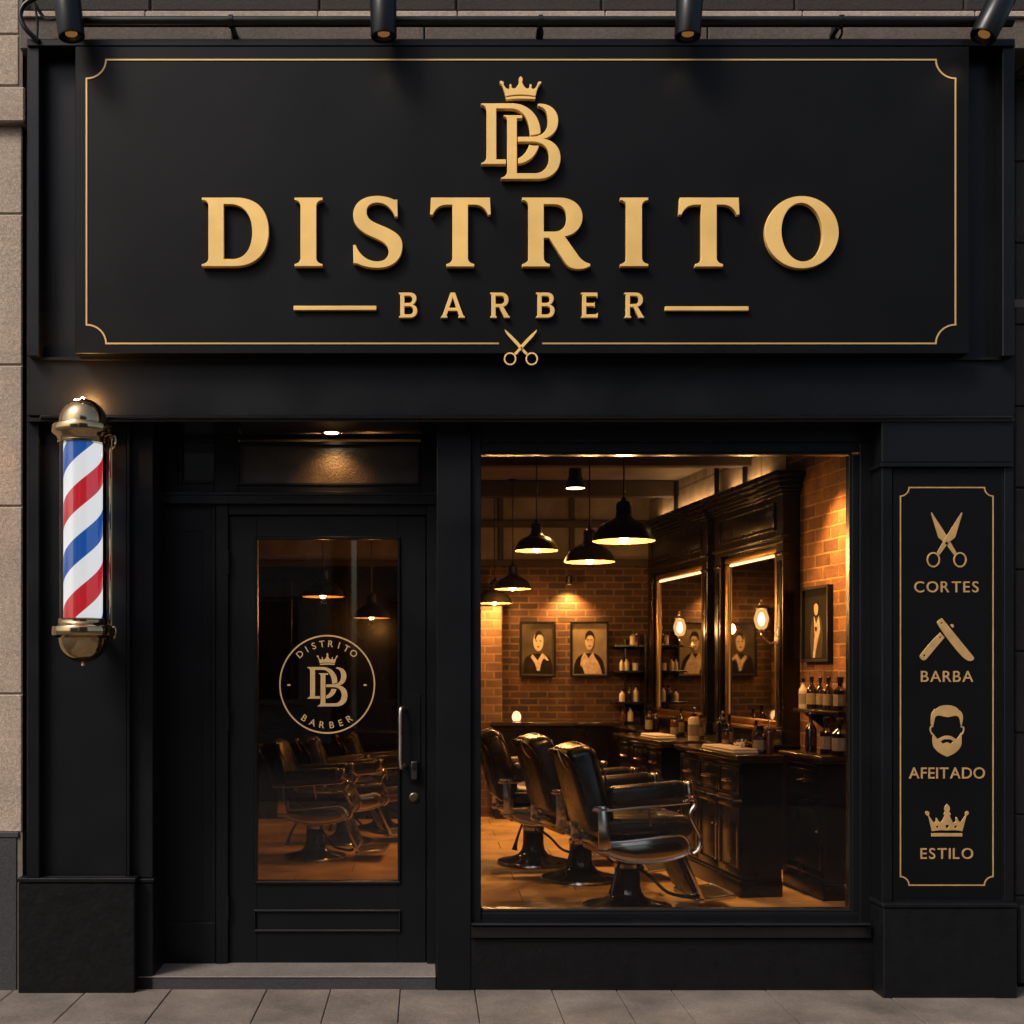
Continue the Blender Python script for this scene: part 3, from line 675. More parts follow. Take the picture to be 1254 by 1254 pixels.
pxplate(b, f5("M275 222 C280 235 295 250 305 262 C318 258 335 240 366 240 C395 238 412 258 425 262 C438 250 448 235 455 220 L460 240 C458 265 460 290 455 305 C435 345 405 360 366 375 C328 360 300 345 278 310 C270 290 270 250 275 222 Z M325 278 C340 262 355 262 366 264 C380 262 392 262 405 278 L392 290 C385 295 380 285 366 282 C352 285 345 292 338 290 Z"), yi, ti, .0006)
Q('beard_icon', b)
b = NB()
pxplate(b, f5("M225 735 C225 722 240 718 250 728 C255 735 252 745 248 750 L275 790 C285 800 292 790 293 778 C288 768 298 760 305 775 C312 790 318 798 328 790 C340 778 345 760 350 750 C340 745 340 735 352 728 C340 705 350 690 365 677 C382 690 390 705 378 728 C392 735 392 745 382 750 C388 770 400 795 410 798 C420 790 422 785 420 775 C415 765 425 752 432 768 C436 785 445 795 455 790 L482 750 C475 740 482 722 495 722 C510 728 508 742 490 752 L463 852 C430 845 400 843 366 848 C330 843 300 846 268 852 L245 755 C232 750 227 745 225 735 Z") + [[(1090 + x / 5.225, 855 + y / 5.225) for x, y in ell(*e, 14)] for e in ((303, 823, 8, 6), (366, 820, 10, 11), (420, 823, 8, 8))], yi, ti, .0006)
fb(b, 1090 + 264 / 5.225, 855 + 864 / 5.225, 1090 + 463 / 5.225, 855 + 885 / 5.225, yi, yp, .0006)
Q('crown_icon', b)

# ================================================================== BARBER POLE
yP = -.17; px0 = 101.8; pole = thing('barber_pole', 'lit barber pole with red white and blue spiral between brass domes', 'barber pole', (wx(px0, yP), yP, wz(812, yP)))
zb0 = wz(812, yP); k = (D + yP) / F
def pz(py): return (812 - py) * k            # local height
def pr(px): return px * k
b = NB()
prof = [(pr(0), pz(488.5))] + [(pr(29.3) * math.sin(a), pz(518) + (pz(488.5) - pz(518)) * math.cos(a)) for a in [R(x) for x in range(8, 91, 8)]] + [(pr(29.5), pz(519.5)), (pr(31.5), pz(520.5)), (pr(36.6), pz(522.5)), (pr(37.3), pz(524)), (pr(37.3), pz(531.5)), (pr(36), pz(533.5)), (pr(31.5), pz(537)), (pr(30.8), pz(538.5)), (pr(30.4), pz(541)), (pr(31), pz(542)), (pr(30.6), pz(544.5)), (pr(26), pz(545))]
lathe(b, prof, (0, 0, 0), 56); obj('top_cap', b, BRASS, pole)
b = NB()
prof = [(0, pz(812))] + [(pr(29.3) * math.sin(a), pz(783) + (pz(811.5) - pz(783)) * math.cos(a)) for a in [R(x) for x in range(8, 91, 8)]] + [(pr(29.6), pz(781.5)), (pr(34), pz(779.5)), (pr(36.8), pz(778.5)), (pr(37.3), pz(777)), (pr(37.3), pz(769)), (pr(36.6), pz(767.5)), (pr(31), pz(764.5)), (pr(30), pz(763)), (pr(29.6), pz(759.5)), (pr(30), pz(758)), (pr(26), pz(757))]
lathe(b, prof, (0, 0, 0), 56); lathe(b, [(.0, pz(815.5)), (.009, pz(815.5)), (.009, pz(813.5)), (.006, pz(811))], (0, 0, 0), 14); obj('bottom_cap', b, BRASS, pole)
b = NB(); lathe(b, [(pr(23.2), pz(757.5)), (pr(23.2), pz(544.5))], (0, 0, 0), 48, cap=False)
STR = bpy.data.materials.new('spiral_stripes'); STR.use_nodes = True; n = STR.node_tree; bs = n.nodes['Principled BSDF']
tc = n.nodes.new('ShaderNodeTexCoord'); se = n.nodes.new('ShaderNodeSeparateXYZ'); n.links.new(tc.outputs['Object'], se.inputs[0])
at = n.nodes.new('ShaderNodeMath'); at.operation = 'ARCTAN2'; n.links.new(se.outputs[1], at.inputs[0]); n.links.new(se.outputs[0], at.inputs[1])
a1 = n.nodes.new('ShaderNodeMath'); a1.operation = 'MULTIPLY'; a1.inputs[1].default_value = -1 / (2 * math.pi); n.links.new(at.outputs[0], a1.inputs[0])
a2 = n.nodes.new('ShaderNodeMath'); a2.operation = 'MULTIPLY_ADD'; a2.inputs[1].default_value = 1 / (128 * k); n.links.new(se.outputs[2], a2.inputs[0]); n.links.new(a1.outputs[0], a2.inputs[2])
a3 = n.nodes.new('ShaderNodeMath'); a3.operation = 'ADD'; a3.inputs[1].default_value = 10.30; n.links.new(a2.outputs[0], a3.inputs[0])
a4 = n.nodes.new('ShaderNodeMath'); a4.operation = 'FRACT'; n.links.new(a3.outputs[0], a4.inputs[0])
cr = n.nodes.new('ShaderNodeValToRGB'); cr.color_ramp.interpolation = 'CONSTANT'; e = cr.color_ramp.elements
WH = (.62, .61, .60, 1); e[0].position = 0; e[0].color = (.40, .010, .016, 1); e[1].position = .25; e[1].color = WH
q = e.new(.5); q.color = (.008, .06, .25, 1); q = e.new(.75); q.color = WH
n.links.new(a4.outputs[0], cr.inputs[0]); n.links.new(cr.outputs[0], bs.inputs['Base Color']); bs.inputs['Roughness'].default_value = .3
n.links.new(cr.outputs[0], bs.inputs['Emission Color']); bs.inputs['Emission Strength'].default_value = .62   # lit from inside
obj('striped_cylinder', b, STR, pole)
b = NB(); lathe(b, [(pr(28.6), pz(757.5)), (pr(28.6), pz(544.5))], (0, 0, 0), 48, cap=False); lathe(b, [(pr(27.8), pz(757.5)), (pr(27.8), pz(544.5))], (0, 0, 0), 48, cap=False); obj('glass_tube', b, TUBEG, pole)
for dxx, dyy in ((30.5, .06), (27, .09)):
    b = NB(); tube(b, [(pr(dxx), dyy, pz(766)), (pr(dxx), dyy, pz(536))], .0055, 10); obj('side_rod', b, BRASS, pole)
for zt in (540.5, 774):
    b = NB(); tube(b, [(pr(33), .01, pz(zt - 4)), (pr(38), .0, pz(zt - 6)), (pr(39.5), 0, pz(zt)), (pr(38), .0, pz(zt + 7)), (pr(34), .02, pz(zt + 8))], .0062, 8, smooth=4)
    tube(b, [(pr(34), .01, pz(zt - 3)), (.02, .12, pz(zt))], .008, 8); box(b, -.03, .03, .08, .265, pz(zt) - .018, pz(zt) + .018, .004); obj('wall_bracket', b, BRASS, pole)
b = NB(); lathe(b, [(0, .006), (.006, .005), (.009, 0), (.008, -.008)], (0, -.004, pz(488.5) + .001), 16); obj('finial_bulb', b, emis('finial_bulb', (1, .72, .38), 60), pole)
light('pole_glow', 'POINT', (-.045, .02, pz(488.5) + .045), 3.2, (1, .47, .14), pole, .02)

# ================================================================== SIGN SPOTLIGHTS AND RAIL
yR = -.10
rl = thing('light_rail', 'long black pipe rail that carries the spotlights above the sign', 'pipe', (wx(640, yR), yR, wz(27, yR)))
b = NB(); zr = wz(26.5, yR)
tube(b, [(wx(100, yR), yR, zr), (wx(1240, yR), yR, zr)], .0245, 18); obj('pipe', b, BLACKM, rl, world=True)
for p in (283, 662, 1030):
    b = NB(); tube(b, [(wx(p - 2.4, yR), yR, zr), (wx(p + 2.4, yR), yR, zr)], .031, 18); box(b, wx(p - 3, yR), wx(p + 3, yR), yR, .17, zr - .012, zr + .012, .003)
    tube(b, [(wx(p + 1, yR), yR + .01, zr - .02), (wx(p + 3, yR), yR + .03, zr - .05), (wx(p - 2, yR), .02, zr - .075)], .006, 8, smooth=3)
    obj('clamp', b, BLACKM, rl, world=True)
b = NB()
tube(b, [(wx(46, yR), yR + .02, wz(48, yR)), (wx(32, yR), yR, wz(36, yR)), (wx(25, yR), yR, wz(20, yR)), (wx(30, yR), yR, wz(6, yR)), (wx(46, yR), yR, wz(-4, yR)), (wx(64, yR), yR, wz(-14, yR))], .012, 12, smooth=5)
tube(b, [(wx(41, yR), yR + .05, wz(48, yR)), (wx(42, yR), yR + .05, wz(20, yR)), (wx(38, yR), yR + .05, wz(0, yR))], .006, 8, smooth=4)
tube(b, [(wx(38, yR), yR + .04, wz(-3, yR)), (wx(52, yR), yR + .04, wz(17, yR)), (wx(70, yR), yR, wz(22, yR))], .008, 8, smooth=4)
obj('cable', b, BLACKM, rl, world=True)
ys_ = -.22
def spot(px, tilt, label, rimy=46, first=[None]):
    if first[0] is None:
        t = thing('sign_spotlight', label, 'spotlight', (0, 0, 0), group='black spotlights above the sign')
        b = NB(); lathe(b, [(.0555, 0), (.060, .002), (.062, .008), (.0635, .30), (.058, .308), (0, .308)], (0, 0, 0), 36, cap=False)
        lathe(b, [(.0555, 0), (.053, .012), (.0, .05)], (0, 0, 0), 36, cap=False); obj('housing', b, BLACKM, t)
        b = NB(); lathe(b, [(0, .016), (.028, .016), (.028, .02), (0, .02)], (0, 0, 0), 24); obj('lens', b, emis('spot_lens', (1, .42, .10), .10), t)
        b = NB(); tube(b, [(0, .055, .12), (0, .10, .115), (0, .15, .11)], [.02, .014, .022], 12, smooth=3); box(b, -.02, .02, .05, .075, .07, .17, .004); obj('knuckle', b, BLACKM, t)
        light('spot_lamp', 'SPOT', (0, 0, -.01), .35, (1, .72, .42), t, .03, angle=R(110), blend=1, aim=(0, .10, -1)); first[0] = t
    else: t = copy_tree(first[0])
    t.location = (wx(px, ys_), ys_, wz(rimy, ys_)); t.rotation_euler = (0, R(tilt), 0); t['label'] = label
    return t
spot(88, -7, 'leftmost black spotlight hanging above the barber pole end of the sign')
spot(470, -1, 'black spotlight hanging above the sign left of the gold crest')
spot(842, 3, 'black spotlight hanging above the sign right of the gold crest')
spot(1203, 27, 'tilted black spotlight at the far right end of the pipe')

# ================================================================== ACROSS THE STREET (seen only as reflections)
def facade(x0, x1, y, z1, m, wcols, floors, label):
    t = thing('opposite_building', label, 'building', ((x0 + x1) / 2, y, -.15))
    b = NB(); box(b, x0, x1, y - 8, y, -.15, z1); box(b, x0 - .1, x1 + .1, y - 8, y + .35, z1, z1 + .4); obj('wall', b, m, t, world=True)
    dxw = (x1 - x0) / wcols
    for r in range(floors):
        for c in range(wcols):
            xa = x0 + dxw * (c + .28); b = NB(); box(b, xa, xa + dxw * .44, y - .02, y + .02, .9 + 3.4 * r, 2.9 + 3.4 * r + (.3 if r == 0 else 0))
            wn = obj('window', b, GLOSSB, t, world=True)
            b = NB(); box(b, xa - .12, xa + dxw * .44 + .12, y - .02, y + .12, 3.0 + 3.4 * r + (.3 if r == 0 else 0), 3.2 + 3.4 * r + (.3 if r == 0 else 0)); obj('lintel', b, m, wn, world=True); b = NB(); box(b, xa - .1, xa + dxw * .44 + .1, y, y + .15, .78 + 3.4 * r, .88 + 3.4 * r); obj('sill', b, m, wn, world=True)
OP1 = mat('opposite_plaster', (.42, .36, .29), .9, noise=.2); OP2 = mat('opposite_stone', (.22, .17, .13), .9, noise=.2)
facade(-16, -2.2, -22, 10.4, OP1, 5, 3, 'pale plastered building across the street')
facade(-1.6, 12, -22, 13.6, OP2, 5, 4, 'brown stone building across the street')

# ================================================================== INTERIOR
FZ = .07                                             # floor height inside
def W(px, py, Z): return Vector(((px - CX) * Z / F, Z - D, H - (py - CY) * Z / F))
b = NB(); box(b, -3.35, 4.45, .45, 7.2, -.10, FZ - .004); struct('floor_slab', b, GROUT)
# large floor tiles
b = NB(); random.seed(3); y = .46; r = 0
while y < 7.2:
    x = -3.35 - (r % 2) * .4
    while x < 4.45:
        box(b, x + .002, min(4.44, x + .797), y + .002, min(7.19, y + .397), FZ - .02, FZ + random.uniform(-.0006, .0006), .0015); x += .8
    y += .4; r += 1
TILE = mat('floor_tile', (.60, .38, .155), .46, noise=.28, nscale=4, bump=.10, bscale=30, nd=8)
struct('interior_floor', b, TILE)
b = NB(); box(b, -3.35, 4.45, .3, 7.2, 3.46, 3.5); struct('interior_ceiling', b, CEIL)
# ceiling beams
for Z in (7.4, 8.7, 10.3, 12.1):
    y = Z - D; b = NB(); box(b, -3.3, 4.0, y - .06, y + .06, 3.30, 3.458, .006); tag(obj('ceiling_beam', b, TIMBER), 'rough dark timber beam crossing under the shop ceiling', 'beam', 'ceiling beams')
# back wall
yb = 6.95
bw = thing('back_wall', 'brick wall at the back of the shop with grey plaster above', 'wall', (-.5, yb, FZ))
xd = wx(588, yb)
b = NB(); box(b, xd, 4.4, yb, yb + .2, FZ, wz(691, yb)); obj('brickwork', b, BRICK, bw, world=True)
b = NB(); box(b, -3.35, xd - .001, yb, yb + .2, FZ, wz(691, yb))
for i in range(7):
    x = -3.2 + i * .58; box(b, x, x + .06, yb - .02, yb - .001, FZ + .2, wz(700, yb), .004)
box(b, -3.35, xd - .02, yb - .025, yb - .001, FZ, FZ + .2, .004); obj('panelling', b, WOOD, bw, world=True)
b = NB(); box(b, -3.35, 4.4, yb + .02, yb + .2, wz(691, yb), 3.46); obj('plaster', b, PLASTER, bw, world=True)
for p in (642, 690):
    b = NB(); box(b, -3.3, wx(800, yb), yb - .08, yb + .02, wz(p + 4, yb), wz(p - 4, yb), .006); obj('rail', b, TIMBER, bw, world=True)
for p in (613, 700):
    b = NB(); box(b, wx(p - 3, yb), wx(p + 3, yb), yb - .05, yb + .02, wz(686, yb), 3.46, .006); obj('post', b, TIMBER, bw, world=True)
b = NB(); box(b, wx(578, 6.7), wx(615, 6.7), 6.7, yb, FZ, wz(742, 6.7), .01); tag(obj('brick_pier', b, BRICKP), 'pale brick pier at the left end of the back wall', 'pier')
b = NB(); box(b, -3.35, -2.55, .45, 7.0, FZ, 3.46); tag(obj('left_wall', b, mat('dark_plaster', (.035, .026, .02), .8, noise=.4, nscale=3)), 'dark plastered wall along the left side of the shop', 'wall')

# right wall: local x runs away from the camera along it, local y points into the room
TH = math.atan(.13); ct, stn = math.cos(TH), math.sin(TH)
def WL(s, d, z=0.0): return Vector((4.085 - stn * s - ct * d, s * ct - stn * d - D, z))
RZ = R(90) + TH
def wl_thing(name, label, cat, s, d=0, z=FZ, group=None): return thing(name, label, cat, WL(s, d, z), RZ, group)
rw = wl_thing('right_wall', 'warm brick side wall with rough blockwork above the cabinets', 'wall', 6.3)
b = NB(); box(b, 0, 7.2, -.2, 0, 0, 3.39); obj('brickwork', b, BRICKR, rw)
b = NB(); box(b, 3.35, 6.9, 0, .02, 2.4, 3.39); obj('blockwork', b, BLOCK, rw)
for s, dz in ((10.4, .03), (11.05, .03), (12.15, .03)):
    b = NB(); tube(b, [(0, 0, 0), (0, 0, .62)], .022, 12); box(b, -.03, .03, -.045, 0, .28, .31, .003); o = obj('wall_pipe', b, BLACKM); o.location = WL(s, .05, 2.82); o.rotation_euler = (0, 0, RZ); tag(o, {10.4: 'black vertical pipe on the blockwork nearest the front window', 11.05: 'black vertical pipe on the blockwork between the two other pipes', 12.15: 'black vertical pipe on the blockwork nearest the back wall'}[s], 'pipe', 'wall pipes')

# ---------- counters
def knob(bm, x, y, z, r=.011):
    lathe(bm, [(.005, 0), (.005, .014), (r, .02), (r, .028), (.006, .033), (0, .034)], (0, 0, 0), 12, M=Matrix.Translation((x, y, z)) @ Matrix.Rotation(R(-90), 4, 'X'))
def panel_front(bm, x0, x1, z0, z1, y, dep=.018, fr=.035):
    """frame and panel front on the face y (pointing to +y)"""
    box(bm, x0, x1, y, y + .008, z0, z1, .002)
    for q in ((x0, x1, z1 - fr, z1), (x0, x1, z0, z0 + fr), (x0, x0 + fr, z0 + fr + .0005, z1 - fr - .0005), (x1 - fr, x1, z0 + fr + .0005, z1 - fr - .0005)):
        box(bm, q[0], q[1], y + .0085, y + dep, q[2], q[3], .004, 2)
    box(bm, x0 + fr + .012, x1 - fr - .012, y + .009, y + .014, z0 + fr + .012, z1 - fr - .012, .004, 2)
def counter(s0, s1, d0, d1, h, label, cols=2, top=.035, rows=True):
    L = s1 - s0; Dp = d1 - d0
    t = wl_thing('drawer_cabinet', label, 'cabinet', s0, d0)
    b = NB(); box(b, .02, L - .02, 0, Dp - .03, .10, h - top, .003); obj('carcass', b, WOOD, t)
    b = NB(); box(b, 0, L, 0, Dp - .005, 0, .11, .006, 2); box(b, .01, L - .01, 0, Dp - .015, .11, .125, .004, 2); obj('skirting', b, WOOD, t)
    b = NB(); box(b, -.02, L + .02, 0, Dp + .02, h - top, h, .008, 3); box(b, -.008, L + .008, 0, Dp + .004, h - top - .018, h - top - .001, .005, 2); obj('countertop', b, WOODTOP, t)
    w_ = (L - .06) / cols; zd = h - top - .26
    for i in range(cols):
        x0 = .03 + i * w_; x1 = x0 + w_ - .012
        b = NB(); panel_front(b, x0, x1, zd, h - top - .03, Dp - .029, fr=.03); dr = obj('drawer', b, WOOD, t)
        b = NB(); xm = (x0 + x1) / 2; tube(b, [(xm - .045, Dp - .012, zd + .11), (xm - .04, Dp + .014, zd + .11), (xm + .04, Dp + .014, zd + .11), (xm + .045, Dp - .012, zd + .11)], [.007, .009, .009, .007], 8); obj('knob', b, BRASS, dr)
        b = NB(); panel_front(b, x0, x1, .14, zd - .02, Dp - .029, fr=.05); dr = obj('cabinet_door', b, WOOD, t)
        b = NB(); kx = (x1 - .03) if i % 2 == 0 and cols > 1 else (x0 + .03); knob(b, kx, Dp - .012, .14 + (zd - .16) * .62, .009); obj('knob', b, BRASS, dr)
    return t
c1 = counter(8.36, 9.60, .61, .918, .955, 'dark drawer cabinet under the nearest tall mirror, behind the big barber chair', 3)
c2 = counter(9.98, 11.25, .60, .918, .955, 'farther dark drawer cabinet beside the back wall', 3)
c3 = counter(8.18, 8.82, 0, .416, .955, 'narrow dark cabinet at the right edge of the window with one drawer', 1)

# ---------- mirror cabinets: local origin on the floor against the wall
def mirror_cabinet(s0, s1, label, zm0, zm1):
    L = s1 - s0; dp = .14
    t = wl_thing('mirror_cabinet', label, 'mirror cabinet', s0)
    b = NB()
    box(b, 0, L, 0, .58, 0, .93, .004)                                   # base chest
    box(b, -.01, L + .01, 0, .585, .93, .955, .005, 2)
    for q in ((0, .13), (L - .13, L)):                                   # pilasters
        box(b, q[0], q[1], 0, dp, .956, 2.50, .004); box(b, q[0] + .03, q[1] - .03, dp, dp + .008, 1.10, 2.36, .004, 2)
        box(b, q[0] - .008, q[1] + .008, dp - .1, dp + .014, .956, 1.06, .005, 2); box(b, q[0] - .006, q[1] + .006, dp - .1, dp + .012, 2.40, 2.43, .005, 2)
    box(b, .13, L - .13, 0, dp - .055, .956, 2.50, 0)
    obj('case', b, WOOD, t)
    b = NB()
    box(b, 0, L, 0, dp - .001, 2.501, 2.86, .003)
    panel_front(b, .14, L - .14, 2.60, 2.82, dp - .001, fr=.02)
    box(b, -.015, L + .015, 0, dp + .022, 2.535, 2.565, .008, 3)
    # stepped crown moulding
    for i, (o, z0, z1) in enumerate(((.012, 2.86, 2.885), (.028, 2.886, 2.91), (.05, 2.911, 2.95), (.075, 2.951, 2.985), (.10, 2.986, 3.03))):
        box(b, -o, L + o, 0, dp + o, z0, z1, .006, 2)
    obj('cornice', b, WOOD, t)
    b = NB(); yf = dp - .055
    x0, x1 = .17, L - .17
    for q in ((x0, x1, zm1, zm1 + .05), (x0, x1, zm0 - .05, zm0), (x0, x0 + .05, zm0 + .0005, zm1 - .0005), (x1 - .05, x1, zm0 + .0005, zm1 - .0005)):
        box(b, q[0], q[1], yf + .0005, yf + .03, q[2], q[3], .010, 3)
    fr = obj('mirror_frame', b, GILTF, t)
    b = NB()
    nb = int((x1 - x0 - .12) / .03)
    for i in range(nb): lathe(b, [(0, 0), (.007, .003), (.009, .010), (.007, .017), (0, .020)], (x0 + .07 + i * .03, yf + .012, zm1 - .024), 8)
    obj('light_bulbs', b, LEDB, fr); b = NB()
    for q in ((x0 + .052, x0 + .057, zm0 + .02, zm1 - .03), (x1 - .057, x1 - .052, zm0 + .02, zm1 - .03)):
        box(b, q[0], q[1], yf + .006, yf + .012, q[2], q[3])
    obj('light_strip', b, LED, fr)
    b = NB(); box(b, x0 + .04, x1 - .04, yf + .001, yf + .005, zm0 - .01, zm1 + .01); obj('mirror', b, MIRROR, t)
    b = NB(); box(b, x0 - .02, x1 + .02, yf + .0005, yf + .10, zm0 - .085, zm0 - .055, .006, 2); obj('ledge', b, GILTF, t)
    return t
mirror_cabinet(9.43, 10.86, 'tall dark mirror cabinet nearer the window with gilt framed mirror', 1.13, 2.43)
mirror_cabinet(11.05, 12.75, 'tall dark mirror cabinet farther back beside the back wall', 1.13, 2.43)

# ---------- wall lanterns
def lantern(s, label, first=[None]):
    if first[0] is None:
        t = wl_thing('wall_lantern', label, 'wall lamp', s, .14, 1.90, 'glass wall lanterns by the mirrors')
        y = .13
        b = NB(); lathe(b, [(.018, .0), (.044, .02), (.060, .075), (.060, .095), (.040, .155), (.022, .165)], (0, y, 0), 8, cap=False); obj('glass_shade', b, frosted('lantern_glass', (1, .52, .16), .55, .6), t)
        b = NB(); lathe(b, [(0, .03), (.018, .04), (.027, .07), (.024, .10), (.012, .13), (0, .135)], (0, y, 0), 16); obj('bulb', b, emis('lantern_bulb', (1, .62, .26), 6), t)
        b = NB(); lathe(b, [(0, .235), (.008, .23), (.006, .215), (.018, .205), (.022, .19), (.038, .178), (.046, .164), (.038, .160)], (0, y, 0), 20); lathe(b, [(.0, -.045), (.008, -.038), (.006, -.022), (.018, -.01), (.024, .004), (.0, .006)], (0, y, 0), 16); obj('cap', b, BRONZE, t)
        b = NB(); tube(b, [(0, .01, -.08), (0, .05, -.10), (0, .10, -.07), (0, y, -.03)], .007, 8, smooth=5)
        lathe(b, [(.0, .0), (.035, 0), (.03, .012), (.0, .02)], (0, 0, 0), 20, M=Matrix.Translation((0, .002, -.08)) @ Matrix.Rotation(R(-90), 4, 'X')); obj('bracket', b, BRONZE, t)
        light('lantern_lamp', 'POINT', (0, y + .12, .07), 5, (1, .50, .16), t, .05); first[0] = t; return t
    t = copy_tree(first[0]); t.location = WL(s, .14, 1.90); t['label'] = label; return t
lantern(9.53, 'glowing glass wall lantern on the nearer mirror cabinet')
lantern(11.40, 'glowing glass wall lantern on the farther mirror cabinet')

# ---------- pendant lamps
LP = light
def pendant():
    t = thing('pendant_lamp', '', 'pendant lamp', (0, 0, 0), group='dome pendant lamps')
    b = NB()
    lathe(b, [(.200, 0), (.203, .004), (.200, .010), (.188, .045), (.165, .085), (.125, .118), (.075, .140), (.056, .155), (.050, .175), (.050, .235), (.044, .252), (.020, .262), (.012, .285), (.0, .286)], (0, 0, 0), 44, cap=False)
    obj('shade', b, SHADEOUT, t)
    b = NB(); lathe(b, [(.1985, .001), (.185, .043), (.161, .083), (.121, .114), (.04, .135), (0, .136)], (0, 0, 0), 44, cap=False); obj('inner_shade', b, SHADEIN, t)
    b = NB(); lathe(b, [(0, -.016), (.018, -.011), (.027, .003), (.027, .018), (.016, .045), (.013, .09), (0, .09)], (0, 0, 0), 18); obj('bulb', b, BULB, t)
    light('pendant_bulb_light', 'POINT', (0, 0, -.045), 20.0, (1, .46, .12), t, .04)
    return t
def cord(t, topz):
    L = (topz - t.location.z) / t.scale[2]; b = NB(); tube(b, [(0, 0, .28), (0, 0, L)], .0055, 8); lathe(b, [(.05, L), (.05, L - .02), (.01, L - .03)], (0, 0, 0), 20); obj('cord', b, BLACKM, t)
p0 = pendant(); spec = [
 (764, 663, 7.9, 1.0, 'largest dome pendant lamp, hanging in front of the others'),
 (722, 688.5, 9.68, 1.0, 'dome pendant lamp partly hidden by the largest lamp'),
 (657, 674.5, 10.2, .9, 'dome pendant lamp hanging over the two back barber chairs'),
 (628, 721.5, 12.0, .9, 'dome pendant lamp second from the left edge of the window'),
 (605.5, 739, 12.5, .9, 'lowest dome pendant lamp, cut by the left edge of the window'),
 (395.5, 731, 10.4, .9, 'dome pendant lamp seen through the door above the round emblem'),
 (455, 757, 12.0, .9, 'smaller dome pendant lamp seen at the right side of the door glass')]
lamps = [p0] + [copy_tree(p0) for _ in spec[1:]]
for t, (px, py, Z, sc, lab) in zip(lamps, spec):
    t.location = W(px, py, Z); t.scale = (sc,) * 3; t['label'] = lab
    cord(t, 3.46)
for t, (px, *_) in zip(lamps, spec):
    if px in (395.5, 455):
        for ch in t.children:
            if ch.type == 'LIGHT': ch.data = ch.data.copy(); ch.data.energy = 3.5
# small spotlight pendant near the ceiling
t = thing('bell_lamp', 'small bright bell lamp hanging high near the top of the window', 'pendant lamp', W(704.5, 598.5, 10.6))
b = NB(); lathe(b, [(.088, 0), (.092, .004), (.085, .03), (.078, .06), (.058, .10), (.055, .18), (.035, .20), (.03, .26), (0, .26)], (0, 0, 0), 32, cap=False); lathe(b, [(.0, 3.46 - t.location.z), (.04, 3.46 - t.location.z), (.04, 3.44 - t.location.z), (.012, 3.42 - t.location.z), (.012, .255)], (0, 0, 0), 16); obj('shade', b, SHADEOUT, t)
b = NB(); lathe(b, [(0, .006), (.08, .006), (.08, .012), (0, .012)], (0, 0, 0), 28); obj('lens', b, emis('bell_lamp_lens', (1, .70, .36), 9), t)
light('bell_lamp_light', 'SPOT', (0, 0, -.02), 75, (1, .48, .14), t, .06, angle=R(120), aim=(0, 0, -1))
# wall spot over the portraits
t = thing('picture_light', 'small black wall spotlight shining down on the brick between the portraits', 'wall lamp', W(697, 716, 12.8))
b = NB(); lathe(b, [(.034, 0), (.036, .002), (.036, .09), (.02, .10), (0, .10)], (0, 0, 0), 24, cap=False); tube(b, [(0, .02, .06), (0, .08, .09), (0, .148, .09)], .012, 8); obj('housing', b, SHADEOUT, t)
b = NB(); lathe(b, [(0, .008), (.03, .008), (.03, .012), (0, .012)], (0, 0, 0), 20); obj('lens', b, BULB, t)
light('picture_lamp', 'SPOT', (0, 0, -.015), 70, (1, .46, .12), t, .02, angle=R(112), blend=.8, aim=(0, .25, -1))

# ---------- pictures
SK = mat('print_skin', (.36, .29, .22), .7, spec=.04, noise=.15, nscale=40); PD = mat('print_dark', (.012, .010, .008), .7, spec=.04, noise=.3, nscale=20); PB1 = mat('print_grey', (.045, .038, .03), .7, spec=.04, noise=.4, nscale=6); PB2 = mat('print_sepia', (.15, .12, .085), .7, spec=.04, noise=.3, nscale=5); SHT = mat('print_shirt', (.40, .32, .25), .7, spec=.04, noise=.25, nscale=25)
def picture(t, w_, h_, bgm, fig, M=Matrix.Identity(4), th=.03):
    """local: x across, z up from the centre, front faces -y"""
    b = NB(); f = .022
    for q in ((-w_ / 2, w_ / 2, h_ / 2 - f, h_ / 2), (-w_ / 2, w_ / 2, -h_ / 2, -h_ / 2 + f), (-w_ / 2, -w_ / 2 + f, -h_ / 2 + f, h_ / 2 - f), (w_ / 2 - f, w_ / 2, -h_ / 2 + f, h_ / 2 - f)):
        box(b, q[0], q[1], -th, 0, q[2], q[3], .003, 1, M)
    obj('frame', b, FRAMEB, t)
    b = NB(); box(b, -w_ / 2 + f, w_ / 2 - f, -th * .5, -.002, -h_ / 2 + f, h_ / 2 - f, 0, 1, M); pr_ = obj('print', b, bgm, t)
    for i, (m, cs) in enumerate(fig):
        b = NB(); plate(b, [[((x - .5) * (w_ - 2 * f), (.5 - y) * (h_ - 2 * f)) for x, y in c] for c in cs], -th * .5 - .0014 * (i + 1), .0012, .0001, M); obj('portrait_shape', b, m, pr_)
E = ell
def sv(d): return svg(d, 0, 0, 100, 6)
fig1 = [(PD, sv("M4 98 C4 75 8 66 22 62 C35 57 65 57 78 62 C92 66 96 75 96 98 Z")), (SHT, sv("M34 60 L50 72 L64 58 C74 62 80 66 84 72 L78 72 C70 66 66 66 60 80 L56 92 L48 92 C44 80 38 72 28 66 Z")),
        (SK, [E(.52, .35, .155, .19, 36)]), (PD, sv("M40 27 C42 12 62 8 66 26 C60 18 46 20 44 34 Z")), (PD, [E(.46, .34, .035, .012, 12), ]), (PD, [E(.58, .34, .035, .012, 12)]), (PD, [E(.52, .455, .045, .012, 14)])]
